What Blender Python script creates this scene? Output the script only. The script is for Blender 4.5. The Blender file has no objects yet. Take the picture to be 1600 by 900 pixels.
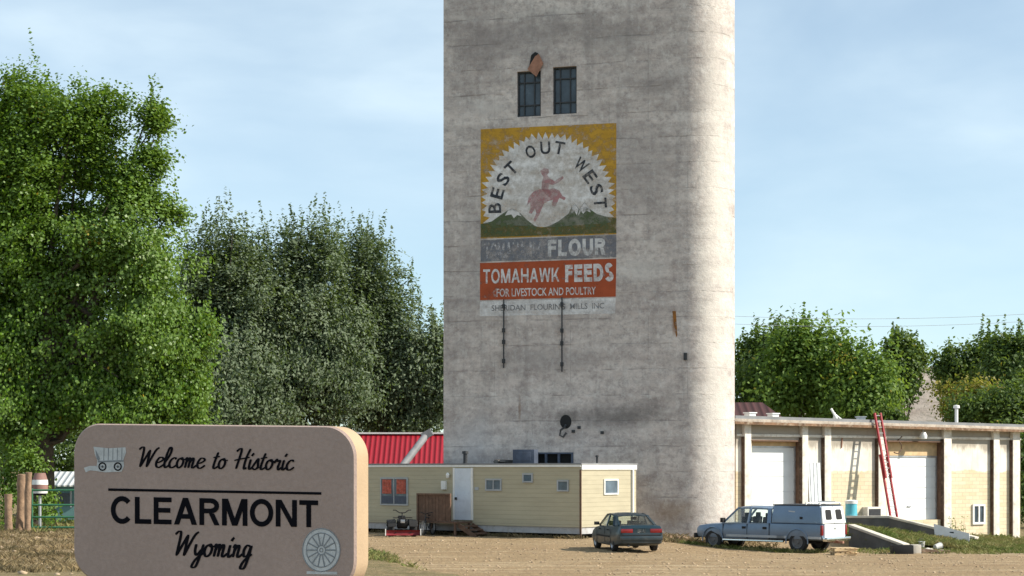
import bpy, bmesh, math, random
import numpy as np
from mathutils import Vector, Matrix
R = math.radians
random.seed(7)
SC = bpy.context.scene
COL = SC.collection

# ------------------------------------------------------------------ camera, world, sun, exposure
FOC, HZ, EYE = 2666.7, 733.0, 3.1          # focal length and horizon row of the photograph in its own pixels, eye height
cam = bpy.data.cameras.new('camera'); cam.lens = 60; cam.sensor_width = 36
cam.shift_y = 283 / 1600; cam.clip_end = 6000
camo = bpy.data.objects.new('camera', cam); COL.objects.link(camo)
camo.location = (0, 0, EYE); camo.rotation_euler = (R(90), 0, 0)
SC.camera = camo
SUN_AZ, SUN_EL = -12.0, 37.0                # degrees, counter-clockwise from +X
sd = bpy.data.lights.new('sun', 'SUN'); sd.energy = 5.0; sd.angle = R(.5); sd.color = (1, .93, .8)
so = bpy.data.objects.new('sun', sd); COL.objects.link(so)
SV = Vector((math.cos(R(SUN_EL)) * math.cos(R(SUN_AZ)), math.cos(R(SUN_EL)) * math.sin(R(SUN_AZ)), math.sin(R(SUN_EL))))
so.rotation_euler = SV.to_track_quat('Z', 'Y').to_euler(); so.location = (40, -10, 60)
SC.view_settings.view_transform = 'Standard'; SC.view_settings.look = 'None'
SC.view_settings.exposure = .5; SC.view_settings.gamma = 1; SC.view_settings.use_curve_mapping = False
SC.render.resolution_x, SC.render.resolution_y = 1024, 576

class NT:
    """tiny helper round a node tree"""
    def __init__(s, nt): s.t = nt
    def n(s, typ, out=0, props=None, **ins):
        nd = s.t.nodes.new(typ)
        for k, v in (props or {}).items(): setattr(nd, k, v)
        for k, v in ins.items():
            key = int(k[1:]) if k[0] == '_' and k[1:].isdigit() else k.replace('_', ' ')
            sk = nd.inputs[key]
            if isinstance(v, bpy.types.NodeSocket): s.t.links.new(v, sk)
            else: sk.default_value = v
        return nd.outputs[out] if len(nd.outputs) else nd
    def math(s, op, a, b=0.0, c=None, clamp=False):
        d = dict(_0=a, _1=b)
        if c is not None: d['_2'] = c
        return s.n('ShaderNodeMath', props=dict(operation=op, use_clamp=clamp), **d)
    def mix(s, f, a, b, blend='MIX'):
        nd = s.t.nodes.new('ShaderNodeMix'); nd.data_type = 'RGBA'; nd.blend_type = blend
        for k, v in ((0, f), (6, a), (7, b)):
            if isinstance(v, bpy.types.NodeSocket): s.t.links.new(v, nd.inputs[k])
            else: nd.inputs[k].default_value = (v if k == 0 else (*v, 1) if len(v) == 3 else v)
        return nd.outputs[2]
    def ramp(s, f, p0, p1, c0=(0, 0, 0), c1=(1, 1, 1)):
        nd = s.t.nodes.new('ShaderNodeValToRGB'); e = nd.color_ramp.elements
        e[0].position, e[1].position = p0, p1; e[0].color, e[1].color = (*c0, 1), (*c1, 1)
        s.t.links.new(f, nd.inputs[0]); return nd.outputs[0]
    def noise(s, vec, scale, detail=4, rough=.55, dist=0):
        return s.n('ShaderNodeTexNoise', Vector=vec, Scale=scale, Detail=detail, Roughness=rough, Distortion=dist)
    def mapv(s, vec, scale=(1, 1, 1), loc=(0, 0, 0), rot=(0, 0, 0)):
        return s.n('ShaderNodeMapping', Vector=vec, Scale=scale, Location=loc, Rotation=rot)

w = bpy.data.worlds.new('World'); SC.world = w; w.use_nodes = True
t = NT(w.node_tree); w.node_tree.nodes.clear()
sky = t.n('ShaderNodeTexSky', props=dict(sky_type='NISHITA', sun_disc=False, sun_elevation=R(SUN_EL), sun_rotation=R(90 - SUN_AZ),
          altitude=1200, air_density=1.0, dust_density=.6, ozone_density=1.4))
gen = t.n('ShaderNodeTexCoord', 0)
# thin high cloud: streaks in the direction of view (the real sky dome, the same from everywhere)
c1 = t.noise(t.mapv(gen, (2.0, 2.0, 4.5), rot=(0, R(8), 0)), 1.4, 6, .48, .3)
c2 = t.noise(t.mapv(gen, (5, 5, 18), (3, 1, 2), rot=(0, R(-14), 0)), 1.6, 5, .52, .2)
cl = t.math('MULTIPLY', t.ramp(c1, .36, .66), t.ramp(c2, .2, .8))
cl = t.math('MULTIPLY_ADD', cl, .6, t.math('MULTIPLY_ADD', t.ramp(c1, .3, .75), .2, .36), clamp=True)
skyc = t.mix(t.math('MULTIPLY', cl, .72), t.mix(1.0, sky, (.94, 1.07, 1.06), 'MULTIPLY'), (7.4, 8.6, 9.1))
bg = t.n('ShaderNodeBackground', Color=skyc, Strength=.098)
t.n('ShaderNodeOutputWorld', Surface=bg)

# ------------------------------------------------------------------ helpers: pixels to places, frames, meshes
def at(px, py, d): return Vector(((px - 800) / FOC * d, d, EYE - (py - HZ) / FOC * d))
def zof(py, d): return EYE - (py - HZ) / FOC * d
class Frame:
    """a vertical wall plane: s runs along it, o stands out from it, z is up"""
    def __init__(f, ox, oy, dx, dy, nx, ny): f.O = (ox, oy); f.D = (dx, dy); f.Nv = (nx, ny)
    def p(f, s, o, z): return Vector((f.O[0] + f.D[0]*s + f.Nv[0]*o, f.O[1] + f.D[1]*s + f.Nv[1]*o, z))
    def sp(f, px, o=0.0):
        k = (px - 800) / FOC; x0 = f.O[0] + f.Nv[0]*o; y0 = f.O[1] + f.Nv[1]*o
        return (x0 - k*y0) / (k*f.D[1] - f.D[0])
    def sz(f, px, py, o=0.0):
        s = f.sp(px, o); y = f.O[1] + f.D[1]*s + f.Nv[1]*o
        return s, zof(py, y)
    def px(f, px, py, o=0.0):
        s, z = f.sz(px, py, o); return f.p(s, o, z)

ROOT = {}
def thing(name, label, cat, loc=(0, 0, 0), rz=0, group=None):
    o = bpy.data.objects.new(name, None); COL.objects.link(o); o.empty_display_size = .3
    o.location = loc; o.rotation_euler = (0, 0, rz); o['label'] = label; o['category'] = cat
    if group: o['group'] = group
    ROOT[o] = (Vector(loc), rz)
    return o
def tag(o, label, cat, group=None):
    o['label'] = label; o['category'] = cat
    if group: o['group'] = group
    return o
class MB:
    def __init__(s): s.v = []; s.f = []; s.mi = []; s.cur = 0
    def add(s, vs, fs):
        b = len(s.v); s.v += [tuple(v) for v in vs]; s.f += [tuple(b + i for i in f) for f in fs]; s.mi += [s.cur] * len(fs); return s
    def hexa(s, p8):       # bottom 4 then top 4
        return s.add(p8, [(3, 2, 1, 0), (4, 5, 6, 7), (0, 1, 5, 4), (1, 2, 6, 5), (2, 3, 7, 6), (3, 0, 4, 7)])
    def fbox(s, fr, s0, s1, o0, o1, z0, z1):
        return s.hexa([fr.p(s0, o0, z0), fr.p(s1, o0, z0), fr.p(s1, o1, z0), fr.p(s0, o1, z0),
                       fr.p(s0, o0, z1), fr.p(s1, o0, z1), fr.p(s1, o1, z1), fr.p(s0, o1, z1)])
    def box(s, c, d, rz=0, rx=0, ry=0):
        m = Matrix.Rotation(rz, 3, 'Z') @ Matrix.Rotation(ry, 3, 'Y') @ Matrix.Rotation(rx, 3, 'X'); c = Vector(c)
        q = [(-1, -1), (1, -1), (1, 1), (-1, 1)]
        return s.hexa([c + m @ Vector((a*d[0]/2, b*d[1]/2, k*d[2]/2)) for k in (-1, 1) for a, b in q])
    def bar(s, a, b, w, h=None, up=(0, 0, 1)):
        a, b = Vector(a), Vector(b); h = h or w; d = (b - a).normalized(); u = Vector(up)
        if abs(d.dot(u)) > .98: u = Vector((1, 0, 0))
        x = d.cross(u).normalized(); y = x.cross(d)
        return s.hexa([p + x*i*w/2 + y*j*h/2 for p in (a, b) for i, j in ((-1, -1), (1, -1), (1, 1), (-1, 1))])
    def tube(s, pts, r, n=8, cap=True):
        pts = [Vector(p) for p in pts]; rs = r if isinstance(r, (list, tuple)) else [r]*len(pts); vs = []; fs = []
        ref = Vector((.13, .31, .94))
        for i, p in enumerate(pts):
            d = (pts[min(i+1, len(pts)-1)] - pts[max(i-1, 0)]).normalized()
            if abs(d.dot(ref)) > .97: ref = Vector((1, 0, .1)).normalized()
            x = d.cross(ref).normalized(); y = d.cross(x)
            vs += [p + (x*math.cos(k*2*math.pi/n) + y*math.sin(k*2*math.pi/n))*rs[i] for k in range(n)]
        for i in range(len(pts)-1):
            fs += [(i*n+k, i*n+(k+1) % n, (i+1)*n+(k+1) % n, (i+1)*n+k) for k in range(n)]
        if cap: fs += [tuple(range(n))[::-1], tuple((len(pts)-1)*n+k for k in range(n))]
        return s.add(vs, fs)
    def prism(s, poly, f0, f1):     # poly of 2-D points; f0, f1 map a 2-D point to the two ends
        n = len(poly)
        return s.add([f0(*p) for p in poly] + [f1(*p) for p in poly],
                     [tuple(range(n))[::-1], tuple(range(n, 2*n))] + [(i, (i+1) % n, n+(i+1) % n, n+i) for i in range(n)])
    def lathe(s, c, prof, axis='Z', n=20):   # prof: (radius, height)
        c = Vector(c); vs = []; m = len(prof)
        for k in range(n):
            a = 2*math.pi*k/n
            for r, h in prof:
                q = (r*math.cos(a), r*math.sin(a), h)
                vs.append(c + Vector({'Z': q, 'Y': (q[0], q[2], q[1]), 'X': (q[2], q[0], q[1])}[axis]))
        fs = [(k*m+i, ((k+1) % n)*m+i, ((k+1) % n)*m+i+1, k*m+i+1) for k in range(n) for i in range(m-1)]
        return s.add(vs, fs)
    def build(s, name, mat, parent=None, at0=None, local=False, smooth=False, recalc=True, bevel=0, angle=35):
        root = parent
        while root is not None and root.parent is not None: root = root.parent
        vs = s.v
        if not local:
            if root is not None:
                L, rz = ROOT[root]; m = Matrix.Rotation(-rz, 3, 'Z'); vs = [tuple(m @ (Vector(v) - L)) for v in vs]
            elif at0 is not None: vs = [tuple(Vector(v) - Vector(at0)) for v in vs]
        me = bpy.data.meshes.new(name); me.from_pydata(vs, [], s.f)
        for m_ in (mat if isinstance(mat, (list, tuple)) else [mat]): me.materials.append(m_)
        me.polygons.foreach_set('material_index', s.mi)
        if recalc or bevel:
            bm = bmesh.new(); bm.from_mesh(me)
            if recalc: bmesh.ops.recalc_face_normals(bm, faces=bm.faces)
            if bevel:
                es = [e for e in bm.edges if len(e.link_faces) == 2 and e.calc_face_angle(0) > R(30)]
                bmesh.ops.bevel(bm, geom=es, offset=bevel, segments=2, affect='EDGES', profile=.6, clamp_overlap=True)
            bm.to_mesh(me); bm.free()
        if smooth or bevel:
            me.polygons.foreach_set('use_smooth', [True]*len(me.polygons)); me.set_sharp_from_angle(angle=R(angle))
        me.update()
        o = bpy.data.objects.new(name, me); COL.objects.link(o)
        if parent is not None: o.parent = parent
        elif at0 is not None: o.location = at0
        return o
def np_mesh(name, V, F, mat, parent=None, at0=None, smooth=False):
    """V (n,3), F (m,4) or (m,3) arrays in world coordinates"""
    L = ROOT[parent][0] if parent is not None else Vector(at0 or (0, 0, 0))
    V = V - np.array(L)[None, :]; k = F.shape[1]
    me = bpy.data.meshes.new(name); me.vertices.add(len(V)); me.vertices.foreach_set('co', V.astype(np.float32).ravel())
    me.loops.add(F.size); me.loops.foreach_set('vertex_index', F.astype(np.int32).ravel())
    me.polygons.add(len(F)); me.polygons.foreach_set('loop_start', np.arange(0, F.size, k, dtype=np.int32))
    if smooth: me.polygons.foreach_set('use_smooth', np.ones(len(F), bool))
    me.materials.append(mat); me.update(calc_edges=True)
    o = bpy.data.objects.new(name, me); COL.objects.link(o)
    if parent is not None: o.parent = parent
    else: o.location = L
    return o
def boolean_cut(o, cutters):
    """subtract each MB from object o (no operators)"""
    objs = []
    for c in cutters:
        co = c.build('cutter', M['black'], local=True); objs.append(co)
        m = o.modifiers.new('cut', 'BOOLEAN'); m.operation = 'DIFFERENCE'; m.object = co; m.solver = 'EXACT'
    bpy.context.view_layer.update()
    ev = o.evaluated_get(bpy.context.evaluated_depsgraph_get())
    me = bpy.data.meshes.new_from_object(ev); o.modifiers.clear(); o.data = me
    for co in objs: bpy.data.objects.remove(co, do_unlink=True)
    me.polygons.foreach_set('use_smooth', [True]*len(me.polygons)); me.set_sharp_from_angle(angle=R(32))

# ------------------------------------------------------------------ materials
def base(name):
    m = bpy.data.materials.new(name); m.use_nodes = True; m.node_tree.nodes.clear()
    return m, NT(m.node_tree)
def finish(t, col, rough, bump=None, bstr=.3, bdist=.02, metal=0, spec=.4, **kw):
    ins = dict(Base_Color=col, Roughness=rough, Metallic=metal, **kw)
    ins['Specular_IOR_Level'] = spec
    if bump is not None: ins['Normal'] = t.n('ShaderNodeBump', Height=bump, Strength=bstr, Distance=bdist)
    b = t.n('ShaderNodeBsdfPrincipled', **ins); t.n('ShaderNodeOutputMaterial', Surface=b)
def pm(name, col, rough=.7, var=.18, scale=3, bump=0, bscale=40, metal=0, spec=.4, dirt=None, **kw):
    m, t = base(name); oc = t.n('ShaderNodeTexCoord', 3)
    nz = t.noise(oc, scale, 5, .6); dk = tuple(c*(1-var) for c in col); lt = tuple(min(1, c*(1+var)) for c in col)
    c = t.ramp(nz, .3, .7, dk, lt)
    if dirt: c = t.mix(t.math('MULTIPLY', t.ramp(t.noise(oc, scale*2.7, 6, .7), .5, .72), dirt[3]), c, dirt[:3])
    r = t.n('ShaderNodeMapRange', Value=nz, _3=max(.02, rough-.08), _4=min(1, rough+.08))
    finish(t, c, r, t.noise(oc, bscale, 4) if bump else None, bump or .1, .02, metal, spec, **kw)
    return m
M = {}
M['concrete_dark'] = pm('old_grey_concrete', (.105, .10, .095), .9, .3, 1.2, .4, 14, dirt=(.1, .09, .08, .6))
M['concrete_cap'] = pm('pale_concrete_edge', (.55, .5, .43), .9, .2, 2, .3, 20)
M['steel_dark'] = pm('dark_steel', (.03, .032, .036), .55, .3, 6)
M['frame_blue'] = pm('blue_grey_window_steel', (.06, .075, .11), .6, .25, 5)
M['pane_dark'] = pm('dirty_dark_pane', (.045, .065, .085), .25, .4, 1.5, spec=.5)
M['pane'] = pm('window_pane', (.10, .14, .18), .12, .3, 2, spec=.6)
M['rust_plate'] = pm('rusty_brown_sheet', (.30, .15, .10), .8, .3, 2.5, dirt=(.12, .05, .03, .5))
M['black'] = pm('matt_black', (.012, .012, .013), .8, .2)
M['rubber'] = pm('tyre_rubber', (.022, .022, .023), .85, .25, 8)
M['white'] = pm('white_paint', (.78, .78, .76), .5, .05, 2, dirt=(.5, .47, .42, .4))
M['white_metal'] = pm('white_enamel_door', (.80, .82, .83), .35, .04, 1.2)
M['door_pale'] = pm('pale_blue_white_door', (.62, .67, .74), .45, .06, 1.5, dirt=(.4, .42, .45, .3))
M['galv'] = pm('galvanised_metal', (.45, .46, .48), .4, .2, 4, metal=.6)
M['pale_metal'] = pm('pale_bare_metal_sheet', (.6, .62, .64), .5, .15, 2)
M['wheel_steel'] = pm('dusty_dark_wheel', (.13, .13, .135), .5, .25, 5, metal=.3)
M['grey_metal'] = pm('grey_painted_metal', (.36, .38, .4), .5, .15, 2)
M['wood_brown'] = pm('brown_stained_wood', (.135, .078, .052), .75, .35, 5, .3, 30)
M['wood_tan'] = pm('tan_plank', (.58, .42, .24), .8, .2, 3, .2, 20)
M['wood_old'] = pm('weathered_post_wood', (.26, .17, .11), .9, .4, 6, .5, 25)
M['dark_red'] = pm('dull_red_blade', (.17, .015, .02), .6, .3, 4)
M['red'] = pm('red_fibreglass', (.29, .012, .02), .45, .2, 3)
M['red_curtain'] = pm('red_orange_cloth', (.42, .09, .06), .9, .45, 7, dirt=(.45, .34, .28, .6))
M['red_lamp'] = pm('red_lamp_plastic', (.20, .008, .010), .2, .2, 3, spec=.6)
M['chrome'] = pm('chrome', (.72, .72, .72), .15, .08, 3, metal=1)
M['glass_plain'] = None
def glass(name, tint, alpha):
    m, t = base(name)
    g = t.n('ShaderNodeBsdfGlossy', Color=(1, 1, 1, 1), Roughness=.03); tr = t.n('ShaderNodeBsdfTransparent', Color=(*tint, 1))
    fr = t.math('MULTIPLY', t.math('POWER', t.n('ShaderNodeLayerWeight', 'Facing', Blend=.5), 4.0), .8)
    mx = t.n('ShaderNodeMixShader', _0=t.math('ADD', fr, alpha, clamp=True), _1=tr, _2=g); t.n('ShaderNodeOutputMaterial', Surface=mx)
    return m
M['glass'] = glass('car_glass', (.92, .95, .94), .02)
def paint(name, col, metal=.3, rough=.35, dirt=.35):
    m, t = base(name); oc = t.n('ShaderNodeTexCoord', 3)
    z = t.n('ShaderNodeSeparateXYZ', 2, Vector=oc); nz = t.noise(oc, 2.5, 6, .65)
    low = t.math('MULTIPLY', t.n('ShaderNodeMapRange', Value=z, _1=.95, _2=.3, _3=0, _4=1), t.ramp(nz, .25, .75))
    c = t.mix(t.math('MULTIPLY', low, dirt), t.ramp(nz, .3, .7, tuple(x*.93 for x in col), tuple(x*1.07 for x in col)), (.30, .25, .2))
    finish(t, c, t.math('MULTIPLY_ADD', low, .4, rough), metal=metal, spec=.5, Coat_Weight=.25, Coat_Roughness=.12)
    return m
M['teal'] = paint('dark_teal_car_paint', (.006, .027, .042), .3, .3, .25)
M['slate'] = paint('slate_blue_truck_paint', (.14, .205, .30), .3, .38, .4)
M['truck_white'] = paint('white_truck_paint', (.75, .76, .76), 0, .4, .2)

def leaf_mat(name, dark, light, under=None, yellow=0, trans=.35, rough=.55, spec=.28):
    m, t = base(name); r = t.n('ShaderNodeNewGeometry', 'Random Per Island')
    c = t.ramp(r, 0, 1, dark, light)
    if yellow: c = t.mix(t.math('GREATER_THAN', r, 1-yellow), c, (.42, .27, .03))
    oc = t.n('ShaderNodeTexCoord', 3)
    c = t.mix(t.ramp(t.noise(oc, .55, 3), .35, .7), c, t.mix(.45, c, light))
    if under: c = t.mix(t.n('ShaderNodeNewGeometry', 'Backfacing'), c, under)
    b = t.n('ShaderNodeBsdfPrincipled', Base_Color=c, Roughness=rough, Specular_IOR_Level=spec)
    tl = t.n('ShaderNodeBsdfTranslucent', Color=t.mix(.5, c, (.30, .42, .04)))
    t.n('ShaderNodeOutputMaterial', Surface=t.n('ShaderNodeMixShader', _0=trans, _1=b, _2=tl))
    return m
M['leaf_cotton'] = leaf_mat('cottonwood_leaves', (.022, .065, .008), (.14, .27, .024), (.14, .23, .05), .004, .34, .42, .36)
M['leaf_silver'] = leaf_mat('silver_poplar_leaves', (.036, .066, .038), (.13, .185, .088), (.145, .185, .115), 0, .25, .6, .22)
M['leaf_mid'] = leaf_mat('mid_green_leaves', (.06, .115, .024), (.17, .27, .05), None, .006, .42)
M['leaf_dark'] = leaf_mat('dark_green_leaves', (.035, .07, .022), (.11, .17, .042), None, .003, .38)
M['leaf_yellow'] = leaf_mat('yellowing_leaves', (.09, .10, .02), (.34, .27, .04), None, 0, .3)
M['bark'] = pm('grey_brown_bark', (.075, .06, .045), .95, .35, 4, .8, 12)
def grass_mat(name, a, b, dry):
    m, t = base(name); r = t.n('ShaderNodeNewGeometry', 'Random Per Island'); oc = t.n('ShaderNodeTexCoord', 3)
    c = t.mix(t.ramp(t.noise(oc, .6, 3), .38, .66), t.ramp(r, 0, 1, a, b), dry)
    bs = t.n('ShaderNodeBsdfPrincipled', Base_Color=c, Roughness=.6, Specular_IOR_Level=.3); tl = t.n('ShaderNodeBsdfTranslucent', Color=c)
    t.n('ShaderNodeOutputMaterial', Surface=t.n('ShaderNodeMixShader', _0=.3, _1=bs, _2=tl)); return m
M['grass'] = grass_mat('green_grass', (.07, .115, .02), (.16, .21, .045), (.27, .23, .09))
M['dry_grass'] = grass_mat('dry_brown_grass', (.19, .13, .07), (.38, .29, .15), (.12, .10, .05))

# tower concrete: pour lines, mottling, streaks, a soot stain and rust streaks with shapes of their own, sunlight painted on the rounded corner
def tower_concrete():
    m, t = base('board_marked_tower_concrete'); oc = t.n('ShaderNodeTexCoord', 3)
    s = t.n('ShaderNodeSeparateXYZ', 0, Vector=oc); z = s.node.outputs[2]; x = s
    big = t.noise(oc, .35, 5, .6, .4)
    band = t.noise(t.mapv(oc, (.10, .10, 1.3)), 1.0, 6, .62, .2)
    drip = t.noise(t.mapv(oc, (1.3, 1.3, .12)), 1.0, 6, .62)
    fine = t.noise(oc, 5.5, 8, .72)
    c = t.ramp(big, .25, .75, (.545, .47, .435), (.72, .645, .595))
    c = t.mix(t.math('MULTIPLY', t.ramp(band, .42, .64), .5), c, (.29, .255, .24))
    c = t.mix(t.math('MULTIPLY', t.n('ShaderNodeMapRange', Value=band, _1=.5, _2=.28, _3=0.0, _4=1.0), .55), c, (.58, .555, .53))
    c = t.mix(t.math('MULTIPLY', t.ramp(drip, .50, .72), .5), c, (.22, .205, .2))
    c = t.mix(t.math('MULTIPLY', t.ramp(t.noise(t.mapv(oc, (1, 1, 2.2)), 1.7, 9, .74), .42, .80), .5), c, (.66, .64, .61))
    c = t.mix(t.math('MULTIPLY', t.ramp(t.noise(t.mapv(oc, (.7, .7, 1.3), (5, 3, 1)), 1.1, 9, .74), .60, .28, (0, 0, 0), (1, 1, 1)), .0), c, (.21, .19, .185))
    c = t.mix(t.math('MULTIPLY', t.n('ShaderNodeMapRange', Value=t.noise(t.mapv(oc, (.7, .7, 1.3), (5, 3, 1)), 1.1, 9, .74), _1=.56, _2=.26, _3=0.0, _4=1.0), .78), c, (.25, .215, .205))
    c = t.mix(t.math('MULTIPLY', t.n('ShaderNodeMapRange', Value=fine, _1=.5, _2=.25, _3=0.0, _4=1.0), .45), c, (.24, .22, .215))
    m1 = t.noise(t.mapv(oc, (1, 1, 1.25), (2, 9, 4)), 2.6, 10, .78); m2 = t.noise(t.mapv(oc, (1, 1, .6), (7, 1, 3)), 4.5, 8, .75)
    c = t.mix(t.math('MULTIPLY', t.n('ShaderNodeMapRange', Value=m1, _1=.52, _2=.33, _3=0.0, _4=1.0), .7), c, (.235, .2, .195))
    c = t.mix(t.math('MULTIPLY', t.n('ShaderNodeMapRange', Value=m2, _1=.52, _2=.7, _3=0.0, _4=1.0), .6), c, (.70, .68, .65))
    # pour joints every 1.22 m, broken
    zz = t.math('ADD', z, t.math('MULTIPLY', t.noise(t.mapv(oc, (.6, .6, .2)), 1, 3), .16))
    fr = t.math('FRACT', t.math('DIVIDE', zz, 1.22))
    ln = t.math('LESS_THAN', t.math('ABSOLUTE', t.math('SUBTRACT', fr, .5)), .022)
    ln = t.math('MULTIPLY', ln, t.ramp(t.noise(t.mapv(oc, (1, 1, 3)), .9, 4), .46, .62))
    c = t.mix(t.math('MULTIPLY', ln, .5), c, (.17, .15, .14))
    # fainter vertical board marks
    bd = t.math('LESS_THAN', t.math('FRACT', t.math('DIVIDE', t.math('ADD', x, t.math('MULTIPLY', fine, .05)), 1.83)), .02)
    c = t.mix(t.math('MULTIPLY', t.math('MULTIPLY', bd, t.ramp(t.noise(oc, .5, 2), .5, .62)), .35), c, (.2, .19, .18))
    def spot(cx, cz, rx, rz, col, amt):
        nonlocal c
        dx = t.math('DIVIDE', t.math('SUBTRACT', x, cx), rx); dz = t.math('DIVIDE', t.math('SUBTRACT', z, cz), rz)
        d = t.math('SQRT', t.math('ADD', t.math('MULTIPLY', dx, dx), t.math('MULTIPLY', dz, dz)))
        d = t.math('ADD', d, t.math('MULTIPLY', t.math('SUBTRACT', t.noise(oc, 1.1, 6, .65), .5), 1.3))
        c = t.mix(t.math('MULTIPLY', t.ramp(d, .15, 1.0, (1, 1, 1), (0, 0, 0)), amt), c, col)
    for a in TOWER_SPOTS: spot(*a)
    h = t.math('ADD', t.math('MULTIPLY', fine, .6), t.math('ADD', t.math('MULTIPLY', band, .5), t.math('MULTIPLY', ln, -.5)))
    finish(t, c, .92, t.math('ADD', h, t.math('MULTIPLY', m1, .6)), .7, .06, spec=.2)
    return m
def siding(name, col):
    m, t = base(name); oc = t.n('ShaderNodeTexCoord', 3)
    c = t.ramp(t.noise(t.mapv(oc, (.5, .5, 2)), 1.5, 5, .6), .3, .7, tuple(k*.9 for k in col), tuple(k*1.06 for k in col))
    z = t.n('ShaderNodeSeparateXYZ', 2, Vector=oc)
    fr = t.math('FRACT', t.math('DIVIDE', z, .2))
    ln = t.math('LESS_THAN', fr, .09)
    c = t.mix(t.math('MULTIPLY', ln, .35), c, tuple(k*.5 for k in col))
    finish(t, c, .6, t.math('SUBTRACT', 1.0, fr), .35, .03, spec=.3); return m
M['siding'] = siding('cream_lap_siding', (.43, .385, .275))
M['skirt'] = pm('pale_skirting_sheet', (.40, .40, .41), .7, .18, 1.2, dirt=(.2, .17, .13, .5))
def ribbed(name, col, per, axis=0, metal=.2, rough=.45):
    m, t = base(name); oc = t.n('ShaderNodeTexCoord', 3)
    x = t.n('ShaderNodeSeparateXYZ', axis, Vector=oc)
    wv = t.math('SINE', t.math('MULTIPLY', x, 2*math.pi/per))
    c = t.mix(t.ramp(wv, -.2, .9), tuple(k*.62 for k in col), col)
    c = t.mix(t.math('MULTIPLY', t.ramp(t.noise(oc, 1.2, 5, .65), .45, .75), .35), c, tuple(k*.6 for k in col))
    finish(t, c, rough, wv, .6, .04, metal, .4); return m
M['red_roof'] = ribbed('red_ribbed_roofing', (.37, .012, .026), .3, 0, .1)
M['white_rib'] = ribbed('white_ribbed_sheet', (.72, .74, .74), .22, 0, .1)
def warehouse_wall():
    m, t = base('cream_plaster_over_stone_block'); oc = t.n('ShaderNodeTexCoord', 3)
    z = t.n('ShaderNodeSeparateXYZ', 2, Vector=oc)
    nz = t.noise(oc, 1.3, 6, .65)
    pl = t.ramp(nz, .28, .7, (.68, .62, .53), (.82, .78, .70))
    pl = t.mix(t.math('MULTIPLY', t.ramp(t.noise(t.mapv(oc, (2.5, 2.5, .3)), 1, 5, .6), .56, .75), .5), pl, (.36, .25, .15))
    uv = t.mapv(oc, rot=(R(90), 0, 0)); 
    br = t.n('ShaderNodeTexBrick', 0, Vector=t.n('ShaderNodeCombineXYZ', X=t.n('ShaderNodeSeparateXYZ', 0, Vector=oc), Y=z, Z=0.0),
             Color1=(.60, .50, .33, 1), Color2=(.68, .59, .43, 1), Mortar=(.45, .37, .27, 1), Scale=1.0, Mortar_Size=.012, Brick_Width=.45, Row_Height=.2)
    br = t.mix(t.math('MULTIPLY', t.ramp(t.noise(oc, 2.2, 6, .7), .4, .7), .55), br, (.66, .58, .44))
    zz = t.math('ADD', z, t.math('MULTIPLY', nz, .5))
    low = t.ramp(t.math('MULTIPLY_ADD', zz, -1.0, WH_BAND), 0, .06)
    c = t.mix(low, pl, br)
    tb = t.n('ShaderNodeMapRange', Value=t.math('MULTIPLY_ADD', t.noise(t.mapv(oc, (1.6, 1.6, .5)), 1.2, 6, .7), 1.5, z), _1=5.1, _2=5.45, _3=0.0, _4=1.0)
    c = t.mix(t.math('MULTIPLY', tb, .75), c, (.25, .215, .175))  # ragged eave shadow painted into the colour along the wall top
    finish(t, c, .9, t.math('ADD', t.noise(oc, 9, 5), br), .3, .02, spec=.2); return m
WH_BAND = 3.62
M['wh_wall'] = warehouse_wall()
M['wh_trim'] = pm('cream_painted_concrete', (.72, .68, .61), .9, .18, 1.5, .3, 12, dirt=(.36, .27, .18, .55))
M['roof_edge'] = pm('weathered_roof_slab', (.43, .37, .31), .9, .25, 2, .5, 9, dirt=(.17, .11, .07, .7))
M['roof_felt'] = pm('grey_roof_felt', (.22, .225, .235), .9, .2, 1.0)
def worn(name, col, wear=.45, soft=.12, scale=3.0, var=.12):
    """thin old paint with bare patches where the wall shows"""
    m, t = base(name); oc = t.n('ShaderNodeTexCoord', 3)
    c = t.ramp(t.noise(oc, 2.0, 5, .6), .3, .7, tuple(k*(1-var) for k in col), tuple(min(1, k*(1+var)) for k in col))
    b = t.n('ShaderNodeBsdfPrincipled', Base_Color=c, Roughness=.85, Specular_IOR_Level=.2)
    a = t.math('ADD', t.math('MULTIPLY', t.noise(oc, scale, 8, .72), .65), t.math('MULTIPLY', t.noise(t.mapv(oc, (.25, .25, 1.6)), 1.6, 4), .35))
    f = t.ramp(a, wear-soft, wear+soft)
    t.n('ShaderNodeOutputMaterial', Surface=t.n('ShaderNodeMixShader', _0=f, _1=t.n('ShaderNodeBsdfTransparent'), _2=b)); return m
M['m_yellow'] = worn('worn_ochre_paint', (.46, .26, .035), .44, .12)
M['m_white'] = worn('worn_white_paint', (.70, .69, .69), .43, .18)
M['m_green'] = worn('worn_green_paint', (.085, .11, .055), .45, .14)
M['m_black'] = worn('worn_black_lettering', (.035, .04, .05), .42, .13, 5)
M['m_grey'] = worn('worn_blue_grey_paint', (.17, .18, .21), .47, .16)
M['m_red'] = worn('worn_brick_red_paint', (.35, .078, .033), .38, .09)
M['m_pink'] = worn('faded_pink_paint', (.42, .19, .20), .52, .2, 3.2)
M['m_letter'] = worn('worn_white_lettering', (.62, .60, .60), .41, .12, 5)
M['m_faint'] = worn('faded_white_lettering', (.52, .51, .53), .54, .07, 5)
M['m_old_white'] = worn('greyed_white_lettering', (.56, .55, .55), .42, .13, 5)
M['m_ghost'] = worn('ghost_grey_lettering', (.18, .18, .19), .43, .12, 5)
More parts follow.
